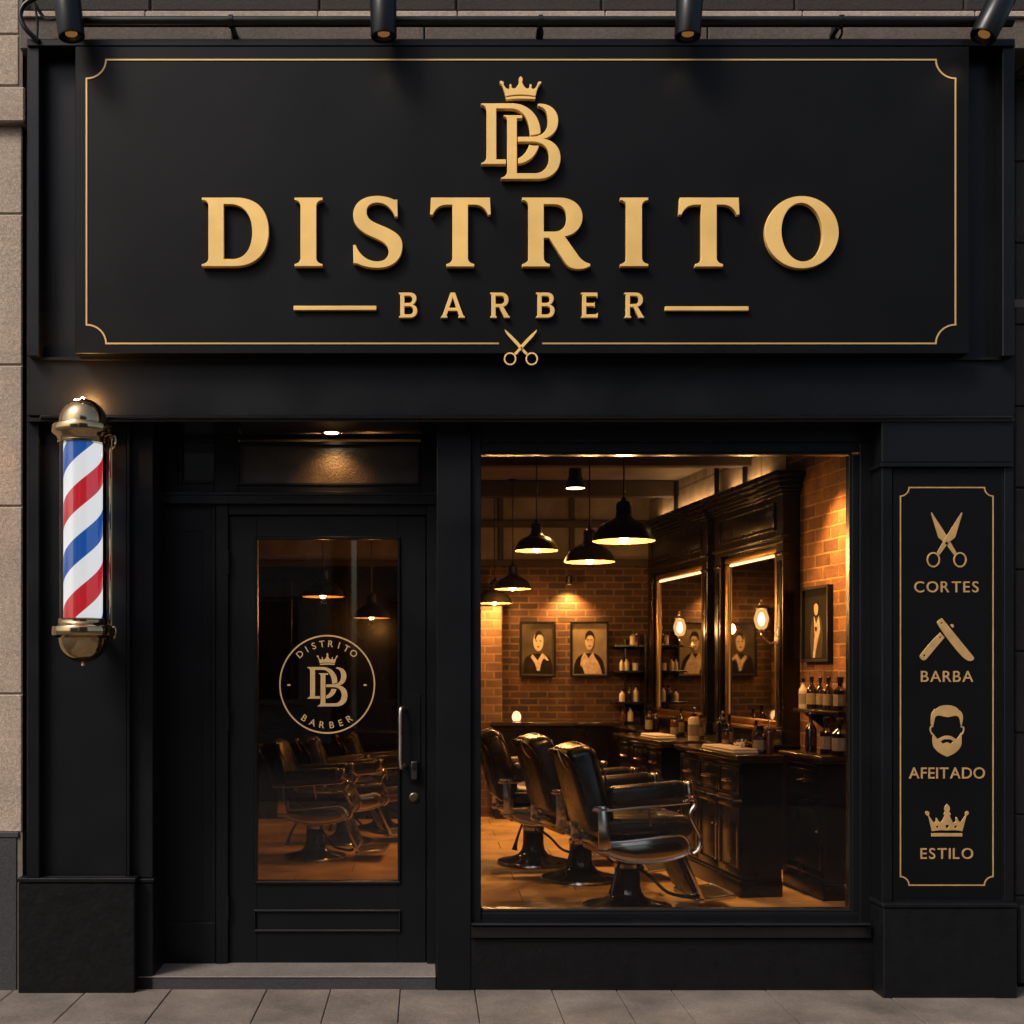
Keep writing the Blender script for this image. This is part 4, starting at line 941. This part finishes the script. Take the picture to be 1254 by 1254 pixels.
fig2 = [(PD, sv("M4 98 C4 72 14 64 34 58 L66 58 C84 64 94 72 96 98 Z")), (SHT, sv("M36 56 L48 68 L60 56 L66 66 C76 74 84 86 86 98 L36 98 C32 84 28 84 24 82 C24 70 28 62 36 56 Z")),
        (SK, [E(.50, .33, .125, .19, 36)]), (PD, sv("M37 30 C34 10 66 6 64 30 C60 20 42 20 40 32 Z")), (PD, [E(.455, .32, .03, .010, 12)]), (PD, [E(.555, .32, .03, .010, 12)]), (PD, [E(.505, .44, .045, .010, 12)])]
for px0_, px1_, m, fg, lab in ((636, 680.5, PB1, fig1, 'black framed portrait of a balding person, left on the back wall'), (698, 745, PB2, fig2, 'black framed portrait of a person with dark hair, right on the back wall')):
    Z = 12.92; a, c = W(px0_, 829, Z), W(px1_, 761, Z)
    t = thing('picture', lab, 'picture', ((a.x + c.x) / 2, Z - D, (a.z + c.z) / 2), group='portraits on the back wall'); picture(t, c.x - a.x, c.z - a.z, m, fg)
t = thing('picture', 'black framed picture of a standing figure on the right brick wall', 'picture', WL((8.86 + 9.31) / 2 + .02, .001, H + .335), RZ + R(180))
fig3 = [(PB1, sv("M30 98 C20 70 26 50 38 40 L66 40 C76 52 78 72 70 98 Z")), (SHT, sv("M40 38 L50 50 L60 38 L66 58 L50 84 L44 98 L36 98 L44 66 Z")), (SK, [E(.50, .27, .085, .105, 24)]), (PD, sv("M41 24 C40 12 60 12 59 24 C55 19 45 19 41 24 Z")), (PD, sv("M46 54 L54 54 L52 60 L48 60 Z"))]
picture(t, .45, .56, PD, fig3, th=.045)

# ---------- bottles
def bottle(kind, h, r, m, lab=True, cap=BLACKM):
    root = thing('bottle', '', 'bottle', (0, 0, 0))
    if kind == 'neck': prof = [(0, 0), (r, 0), (r * 1.02, .01), (r, h * .55), (r * .92, h * .62), (r * .42, h * .72), (r * .32, h * .80), (r * .32, h * .88)]; c0, c1, cr_ = .86, 1.0, r * .42
    elif kind == 'square': prof = [(0, 0), (r * 1.05, 0), (r * 1.08, h * .6), (r * .6, h * .68), (r * .4, h * .72), (r * .4, h * .84)]; c0, c1, cr_ = .83, 1.0, r * .5
    elif kind == 'pump': prof = [(0, 0), (r, 0), (r, h * .62), (r * .85, h * .68), (r * .4, h * .71), (r * .4, h * .74)]; c0, c1, cr_ = .73, .80, r * .5
    else: prof = [(0, 0), (r, 0), (r, h * .82), (r * .9, h * .86), (r * .9, h * .88)]; c0, c1, cr_ = .87, 1.0, r * .95
    b = NB(); lathe(b, prof, (0, 0, 0), 24 if kind != 'square' else 8, cap=True); obj('body', b, m, root)
    b = NB(); lathe(b, [(cr_, h * c0), (cr_, h * c1 - .003), (cr_ * .8, h * c1), (0, h * c1)], (0, 0, 0), 18)
    if kind == 'pump': tube(b, [(0, 0, h * .79), (0, 0, h * .94), (0, 0, h * .97), (-r * .9, 0, h * .96), (-r * 1.1, 0, h * .92)], .0045, 8)
    obj('cap', b, cap, root)
    if lab: b = NB(); lathe(b, [(r * 1.02 if kind != 'square' else r * 1.09, h * .14), (r * 1.02 if kind != 'square' else r * 1.09, h * .48)], (0, 0, 0), 24 if kind != 'square' else 8, cap=False); obj('label', b, LABELM, root)
    return root
def put(o, loc, label, rz=0.0, group=None):
    o.location = loc; o.rotation_euler = (0, 0, rz); o['label'] = label
    if group: o['group'] = group
    return o
# the two wall shelves at the right edge of the window
def shelf(s0, s1, dp, z, label):
    t = wl_thing('wall_shelf', label, 'shelf', s0, 0, z)
    b = NB(); box(b, 0, s1 - s0, 0, dp, -.03, 0, .004, 2); obj('board', b, WOOD, t)
    for x in (.12, s1 - s0 - .12): b = NB(); prism(b, [(.01, -.031), (dp - .03, -.031), (.01, -.15)], x - .01, x + .01, 'x'); obj('bracket', b, BLACKM, t)
    return t
zs = H - .285
shelf(8.40, 9.12, .20, zs, 'dark wall shelf holding five tall bottles at the right edge of the window')
def on_row(px, d):
    """distance along the wall where a thing standing d from it appears at photo column px"""
    q = (px - CX) / F; return (4.085 - ct * d + q * stn * d) / (q * ct + stn)
for px, kind, h, r, m, lb, lab in ((983.5, 'neck', .225, .031, CREAM, True, 'cream bottle with dark cap, leftmost on the wall shelf'),
    (994, 'neck', .235, .036, DARKGLASS, True, 'dark labelled bottle next to the cream one on the wall shelf'),
    (1004.5, 'neck', .23, .030, DARKGLASS, True, 'slim dark bottle in the middle of the wall shelf'),
    (1014.5, 'neck', .235, .036, DARKGLASS, True, 'dark bottle fourth along the wall shelf'),
    (1029, 'square', .235, .044, DARKGLASS, True, 'widest dark bottle at the right end of the wall shelf')):
    d = .10 if px != 1004.5 else .06
    put(bottle(kind, h, r, m, lb), WL(on_row(px, d), d, zs), lab, RZ)
for px, d, kind, h, r, m, lb, lab in ((993, .30, 'neck', .27, .040, DARKGLASS, False, 'tall unlabelled dark bottle on the narrow cabinet'),
    (1012.5, .28, 'square', .25, .045, DARKGLASS, True, 'square shouldered labelled bottle in the middle of the narrow cabinet'),
    (1029, .28, 'square', .25, .050, DARKGLASS, True, 'broad dark bottle at the right end of the narrow cabinet')):
    put(bottle(kind, h, r, m, lb), WL(on_row(px, d), d, FZ + .955), lab, RZ)
# on the near counter
zc_ = FZ + .955
for px, d, kind, h, r, m, lb, lab in ((884, 0.70, 'pump', .27, .036, DARKGLASS, False, 'black pump bottle left on the near counter'),
    (893, 0.66, 'neck', .24, .030, DARKGLASS, True, 'dark bottle beside the black pump bottle on the near counter'),
    (889, .76, 'jar', .14, .026, AMBER, True, 'small amber jar in front of the pump bottle on the near counter'),
    (931, .70, 'square', .19, .048, DARKGLASS, True, 'squat dark square bottle at the near end of the counter'),
    (926, .66, 'neck', .22, .028, AMBER, False, 'amber bottle behind the squat square bottle'),
    (942, .65, 'pump', .23, .030, AMBER, False, 'amber pump bottle at the near end of the counter')):
    put(bottle(kind, h, r, m, lb, cap=CHROME if kind == 'pump' else BLACKM), WL(on_row(px, d), d, zc_), lab, RZ)
# on the far counter
for px, d, kind, h, r, m, lb, lab in ((849.5, .62, 'pump', .27, .045, CREAM, True, 'cream pump bottle at the near end of the far counter'),
    (795, .62, 'neck', .25, .034, DARKGLASS, True, 'dark bottle left of the towels on the far counter'),
    (803, .55, 'neck', .22, .030, DARKGLASS, False, 'unlabelled dark bottle behind the towels on the far counter'),
    (826, .60, 'jar', .17, .034, AMBER, True, 'amber jar left of the cream pump bottle on the far counter'),
    (834, .52, 'neck', .25, .030, DARKGLASS, True, 'dark bottle behind the amber jar on the far counter'),
    (858, .50, 'neck', .20, .028, AMBER, True, 'amber bottle behind the cream pump bottle')):
    put(bottle(kind, h, r, m, lb), WL(on_row(px, d), d, zc_), lab, RZ)
def towel(s, d, label, L=.34):
    t = wl_thing('folded_towel', label, 'towel', s, d, zc_); b = NB()
    box(b, -L / 2, L / 2, -.09, .09, .0005, .018, .008, 3); box(b, -L / 2 + .01, L / 2 - .01, -.085, .088, .0185, .034, .008, 3); obj('cloth', b, TOWEL, t)
towel(on_row(893, .83), .83, 'folded white towel along the edge of the near counter', .62); towel(on_row(806, .80), .80, 'folded white towel on the far counter', .42)
t = put(thing('shaving_bowl', '', 'bowl', (0, 0, 0)), WL(on_row(908.5, .80), .80, zc_), 'small shiny shaving goblet beside the near towel')
b = NB(); lathe(b, [(0, 0), (.03, 0), (.028, .006), (.008, .012), (.007, .035), (.024, .05), (.034, .075), (.034, .09), (.031, .09), (.02, .055), (0, .05)], (0, 0, 0), 24, cap=False); obj('cup', b, CHROME, t)
# ---------- corner shelf rack by the back wall
t = thing('corner_rack', 'small dark rack of shelves with bottles in the back corner', 'shelf', W(770, 905, 12.75) - Vector((0, .0, 0)))
t.location.z = FZ; xr = t.location.x
b = NB()
for py in (790, 821, 859): box(b, -.16, .14, -.12, .17, wz(py, 6.75) - FZ - .02, wz(py, 6.75) - FZ, .003)
obj('shelf_board', b, WOOD, t)
b = NB(); box(b, .145, .165, -.12, .17, .8, 1.9, .003); box(b, -.02, .0, .15, .19, .8, 1.85, .003); obj('upright', b, WOOD, t)
rk = 0
for py, lst in ((790, ((775, .11, .03, CREAM),(779, .12, .028, AMBER))), (821, ((761.5, .13, .022, CREAM), (767.5, .14, .026, CREAM), (778, .09, .03, CREAM))), (859, ((762, .13, .03, CREAM), (771, .17, .03, DARKGLASS), (778.5, .17, .026, CREAM))), (894, ((763, .13, .03, AMBER), (772, .15, .03, CREAM)))):
    for px, h, r, m in lst:
        base = FZ + .99 if py == 894 else wz(py, 6.75)
        put(bottle('neck' if h > .12 else 'jar', h, r, m, False, cap=GLOSSB if m is not DARKGLASS else BRASS), (wx(px, 6.72), 6.72, base), '%s bottle on the %s shelf of the corner rack' % ({1: ('left', 'right'), 2: ('leftmost', 'middle', 'right')}[1 if len(lst) == 2 else 2][[q[0] for q in lst].index(px)], {790: 'top', 821: 'second', 859: 'third', 894: 'lowest'}[py]), 0, 'bottles on the corner rack')
# ---------- back console with candle
t = thing('console_table', 'dark console cupboard against the back brick wall', 'console', (wx(680, 6.6), 6.75, FZ))
xa, xb = wx(603, 6.45), wx(760, 6.45)
b = NB(); box(b, xa, xb, 6.45, 6.94, FZ + .955, FZ + .99, .006, 2); obj('top', b, WOODTOP, t, world=True)
b = NB()
for i in range(4):
    x0 = xa + .04 + i * (xb - xa - .08) / 4; x1 = x0 + (xb - xa - .08) / 4 - .02
    for q in ((x0, x1, .90, .94), (x0, x1, .1, .16), (x0, x0 + .05, .16, .90), (x1 - .05, x1, .16, .90)): box(b, q[0], q[1], 6.485, 6.5, FZ + q[2], FZ + q[3], .003)
box(b, xa + .03, xb - .03, 6.5, 6.94, FZ, FZ + .954, .004); obj('cupboard', b, WOOD, t, world=True)
t = thing('candle_lamp', 'small glowing candle glass on the back console', 'candle', (wx(632.5, 6.62), 6.62, FZ + .99))
b = NB(); lathe(b, [(0, .002), (.03, .002), (.044, .03), (.046, .06), (.03, .095), (.0, .11)], (0, 0, 0), 10); obj('glass', b, emis('candle_glow', (1, .52, .22), 1.5), t)
b = NB(); lathe(b, [(0, 0), (.045, 0), (.045, .008), (.03, .010)], (0, 0, 0), 20); obj('base', b, BRASS, t)
light('candle_light', 'POINT', (0, -.08, .08), .8, (1, .5, .18), t, .03)

# ================================================================== BARBER CHAIRS (local +x is the way the sitter faces)
def roundbox(bm, x0, x1, y0, y1, z0, z1, r, seg=4, M=None): box(bm, x0, x1, y0, y1, z0, z1, r, seg, M)
def chair():
    t = thing('barber_chair', '', 'barber chair', (0, 0, 0), group='leather barber chairs')
    b = NB(); lathe(b, [(.0, .001), (.275, .001), (.285, .012), (.282, .022), (.25, .034), (.17, .05), (.115, .075), (.092, .11), (.083, .15), (.080, .262), (.068, .270), (.068, .275)], (0, 0, 0), 56); obj('base', b, GLOSSB, t)
    b = NB(); lathe(b, [(.270, .0245), (.281, .0235), (.286, .013), (.288, .006)], (0, 0, 0), 56, cap=False); lathe(b, [(.080, .262), (.086, .266), (.086, .290), (.080, .296)], (0, 0, 0), 36); lathe(b, [(.050, .28), (.050, .40)], (0, 0, 0), 28); obj('chrome_collar', b, CHROME, t)
    # seat pan and chrome side plates with a curved lower edge
    b = NB(); roundbox(b, -.20, .36, -.25, .25, .385, .475, .03, 3); prism(b, [(-.1, .385), (.28, .385), (.2, .345), (-.04, .345)], -.18, .18, 'y', .01); obj('seat_pan', b, GLOSSB, t)
    side = svg("M-205 -470 L-205 -425 C-150 -350 -20 -325 110 -330 C230 -335 330 -360 375 -395 L372 -420 C355 -475 335 -492 300 -498 C150 -488 -40 -455 -150 -462 Z", 0, 0, 1000, 10)
    side = [[(x, -y) for x, y in c] for c in side]
    inner = [[(.085 + (x - .085) * .84, .402 + (z - .402) * .60) for x, z in c] for c in side]
    for sgn in (-1, 1):
        b = NB(); prism(b, side[0], sgn * .262 - .006, sgn * .262 + .006, 'y', .003); tube(b, [(x, sgn * .268, z) for x, z in side[0][::2]], .0085, 8, closed=True); sdp = obj('side_plate', b, CHROME, t)
        b = NB(); prism(b, inner[0], sgn * .270 - .003, sgn * .270 + .003, 'y', .002); obj('side_inlay', b, mat('smoked_steel', (.34, .30, .26), .2, metal=1) if sgn < 0 and 'smoked_steel' not in bpy.data.materials else bpy.data.materials['smoked_steel'], sdp)
    b = NB(); roundbox(b, -.225, -.195, -.25, .25, .36, .54, .014, 3); obj('rear_band', b, GILTF, t)
    b = NB(); roundbox(b, -.18, .41, -.245, .245, .468, .615, .06, 5)
    for v in b.verts:
        if v.co.z > .55: v.co.z += .025 * max(0, 1 - (v.co.y / .24) ** 2) * (1 - ((v.co.x - .1) / .32) ** 2) - .012 * max(0, (v.co.x - .32) / .08)
    obj('seat', b, LEATHER, t)
    b = NB()
    tube(b, [(x, y, .575) for x, y in ((-.16, -.243), (.36, -.243))], .007, 8); tube(b, [(-.16, .243, .575), (.36, .243, .575)], .007, 8); obj('seat_piping', b, LEATHER, t)
    # back: tall pad leaning back with rounded top
    M = Matrix.Translation((-.215, 0, .53)) @ Matrix.Rotation(R(-17), 4, 'Y')
    b = NB(); box(b, -.105, .075, -.25, .25, .0, .545, .062, 6)
    for v in b.verts:
        z = v.co.z / .545; k_ = 1 - .16 * max(0, z - .72) / .28; v.co.y *= k_
        v.co.x += .035 * math.sin(z * 2.4) * (1 if v.co.x > 0 else .8) - .045 * max(0, z - .75) * 2
    b.transform(M); obj('backrest', b, LEATHER, t)
    b = NB()
    for xx in (-.088, .060):
        pts = [(xx, -.245, .05), (xx + .02, -.250, .20), (xx + .028, -.248, .36), (xx + .01, -.225, .46), (xx - .02, -.15, .537), (xx - .02, .15, .537), (xx + .01, .225, .46), (xx + .028, .248, .36), (xx + .02, .250, .20), (xx, .245, .05)]
        tube(b, pts, .0065, 8, smooth=4, M=M)
    obj('back_piping', b, LEATHER, t)
    b = NB(); tube(b, [(-.10, -.15, .53), (-.125, -.15, .56), (-.118, -.15, .47), (-.095, -.15, .42)], .006, 8, smooth=4, M=M); obj('back_hook', b, CHROME, t)
    for sgn in (-1, 1):
        y = sgn * .305
        b = NB(); M2 = Matrix.Translation((.10, y, .765)) @ Matrix.Rotation(R(-4), 4, 'Y')
        roundbox(b, -.25, .245, -.052, .052, -.068, .062, .042, 5, M2); ar = obj('armrest', b, LEATHER, t)
        b = NB(); roundbox(b, .246, .29, -.042, .042, -.045, .052, .014, 3, M2); tube(b, [(-.29, 0, -.082), (.27, 0, -.078)], .012, 10, M=M2); tube(b, [(-.27, 0, -.080), (-.33, 0, -.07), (-.35, 0, -.062)], [.012, .02, .018], 10, smooth=3, M=M2); obj('arm_trim', b, CHROME, ar)
        b = NB(); prism(b, [(-.225, .69), (-.165, .69), (-.150, .54), (-.135, .43), (-.215, .43), (-.215, .55)], y - .012, y + .004, 'y', .004); prism(b, [(-.222, .429), (-.13, .429), (-.14, .40), (-.21, .40)], y - sgn * .03 - .02, y + .006, 'y', .003); obj('rear_arm_support', b, CHROME, t)
        b = NB(); tube(b, [(.34, y, .71), (.385, y, .725), (.40, y, .69), (.375, y, .65), (.375, y, .61), (.405, y, .55), (.435, y, .49), (.43, y, .42), (.395, y * .97, .385)], [.013, .014, .016, .013, .012, .013, .014, .013, .011], 10, smooth=5); tube(b, [(.10, y, .70), (.12, y * .95, .56)], .008, 8); obj('front_arm_support', b, CHROME, t)
    # leg rest and footplate
    M3 = Matrix.Translation((.30, 0, .40)) @ Matrix.Rotation(R(154), 4, 'Y')
    b = NB(); roundbox(b, -.015, .03, -.19, .19, .0, .31, .012, 3, M3); obj('leg_pad', b, LEATHER, t)
    for sgn in (-1, 1):
        b = NB(); box(b, -.012, .012, sgn * .215 - .008, sgn * .215 + .008, -.02, .37, .004, 2, Matrix.Translation((.31, 0, .41)) @ Matrix.Rotation(R(156), 4, 'Y')); obj('footrest_bar', b, CHROME, t)
    M4 = Matrix.Translation((.555, 0, .085)) @ Matrix.Rotation(R(-5), 4, 'Y')
    b = NB(); x0, x1, y0, y1 = -.105, .125, -.20, .20
    box(b, x0, x1, y0, y1, -.016, -.004, .004, 1, M4)
    tube(b, [(x0, y0, 0), (x1 - .02, y0, 0), (x1, y0 + .03, 0), (x1, y1 - .03, 0), (x1 - .02, y1, 0), (x0, y1, 0)], .013, 10, M=M4); box(b, x0 - .03, x0 + .01, -.225, .225, -.018, .014, .006, 2, M4); ft = obj('footrest', b, CHROME, t)
    b = NB()
    for i in range(7): box(b, x0 + .012, x1 - .012, y0 + .022 + i * .056, y0 + .036 + i * .056, -.0035, .006, .002, 1, M4)
    for i in range(6): box(b, x0 + .022 + i * .034, x0 + .030 + i * .034, y0 + .012, y1 - .012, -.0032, .004, .001, 1, M4)
    obj('footrest_grille', b, mat('grille_brass', (.50, .40, .26), .25, metal=1) if 'grille_brass' not in bpy.data.materials else bpy.data.materials['grille_brass'], ft)
    # pump lever and recline handle
    b = NB(); tube(b, [(.06, -.06, .26), (.12, -.13, .21), (.20, -.20, .13), (.34, -.25, .105), (.38, -.25, .12)], [.011, .010, .010, .013, .015], 10, smooth=4); obj('pump_lever', b, BLACKM, t)
    b = NB(); tube(b, [(-.10, -.20, .38), (-.15, -.27, .30), (-.185, -.30, .21), (-.20, -.31, .15)], [.009, .009, .012, .024], 10, smooth=4); obj('recline_handle', b, BLACKM, t)
    SH = dict(armrest=-.075, rear_arm_support=-.07, front_arm_support=-.065, seat=-.045, seat_piping=-.045, side_plate=-.05, seat_pan=-.04, leg_pad=-.035, footrest_bar=-.035, footrest=-.03)
    for c in t.children:
        c.location.x = SH.get(c.name.split('.')[0], 0)
    return t
c0 = chair()
CH = [(768, 1112, 9, 1.0, 'nearest barber chair, the large one in front with its chrome footrest in view'),
      (711, 1077, 12, 1.0, 'second barber chair, between the nearest and the farthest chair'),
      (653, 1057, 5, 1.0, 'farthest barber chair in the window, by its left edge'),
      (386, 1050, -4, .90, 'dim barber chair nearest the door, low in the door glass'),
      (422, 1031, 14, .90, 'dim barber chair in the middle of those behind the door glass'),
      (468, 1015, 2, .88, 'dim barber chair farthest back behind the door glass, at its right side')]
cs = [c0] + [copy_tree(c0) for _ in CH[1:]]
for t, (px, py, rz, sc, lab) in zip(cs, CH):
    Z = (H - FZ) * F / (py - CY); t.location = ((px - CX) * Z / F, Z - D, FZ); t.rotation_euler = (0, 0, R(rz)); t.scale = (sc,) * 3; t['label'] = lab
# a side cabinet and tall mirror deep behind the door, catching a little light
t = thing('side_cabinet', 'low dark cabinet against the back wall behind the door glass', 'cabinet', (-.9, 6.6, FZ))
b = NB(); box(b, -.9, .75, -.1, .34, 0, .86, .006); box(b, -.92, .77, -.12, .34, .861, .90, .006, 2); obj('body', b, WOOD, t)

# unseen uplights added on the mirror cabinets to brighten the blockwork and ceiling
for s0, L, lab in ((9.95, .85, 'added unseen uplight on top of the nearer mirror cabinet'), (11.1, 1.6, 'added unseen uplight on top of the farther mirror cabinet')):
    t = wl_thing('added_uplight', lab, 'light', s0, .07, 3.112); b = NB(); box(b, 0, L, -.02, .02, 0, .03, .004); obj('housing', b, BLACKM, t)
    b = NB(); box(b, .01, L - .01, -.012, .012, .0305, .036); obj('light_strip', b, emis('added_uplight_strip', (1, .55, .22), 14), t)
# wall washer over the side wall picture, fixed above the window's top edge
t = wl_thing('wall_washer', 'small black wall lamp above the side wall picture', 'wall lamp', 8.72, 0, 3.24)
b = NB(); box(b, -.04, .04, 0, .03, .02, .12, .004, 2); tube(b, [(0, .02, .07), (0, .22, .10), (0, .43, .06)], .010, 8, smooth=4); lathe(b, [(.045, 0), (.05, .004), (.045, .06), (.02, .08), (0, .08)], (0, .45, -.02), 20, cap=False); obj('housing', b, BLACKM, t)
b = NB(); lathe(b, [(0, .004), (.04, .004), (.04, .008), (0, .008)], (0, .45, -.02), 20); obj('lens', b, BULB, t)
light('washer_lamp', 'SPOT', (0, .45, -.04), 230, (1, .47, .125), t, .03, angle=R(62), blend=.9, aim=(.03, -.42, -1))
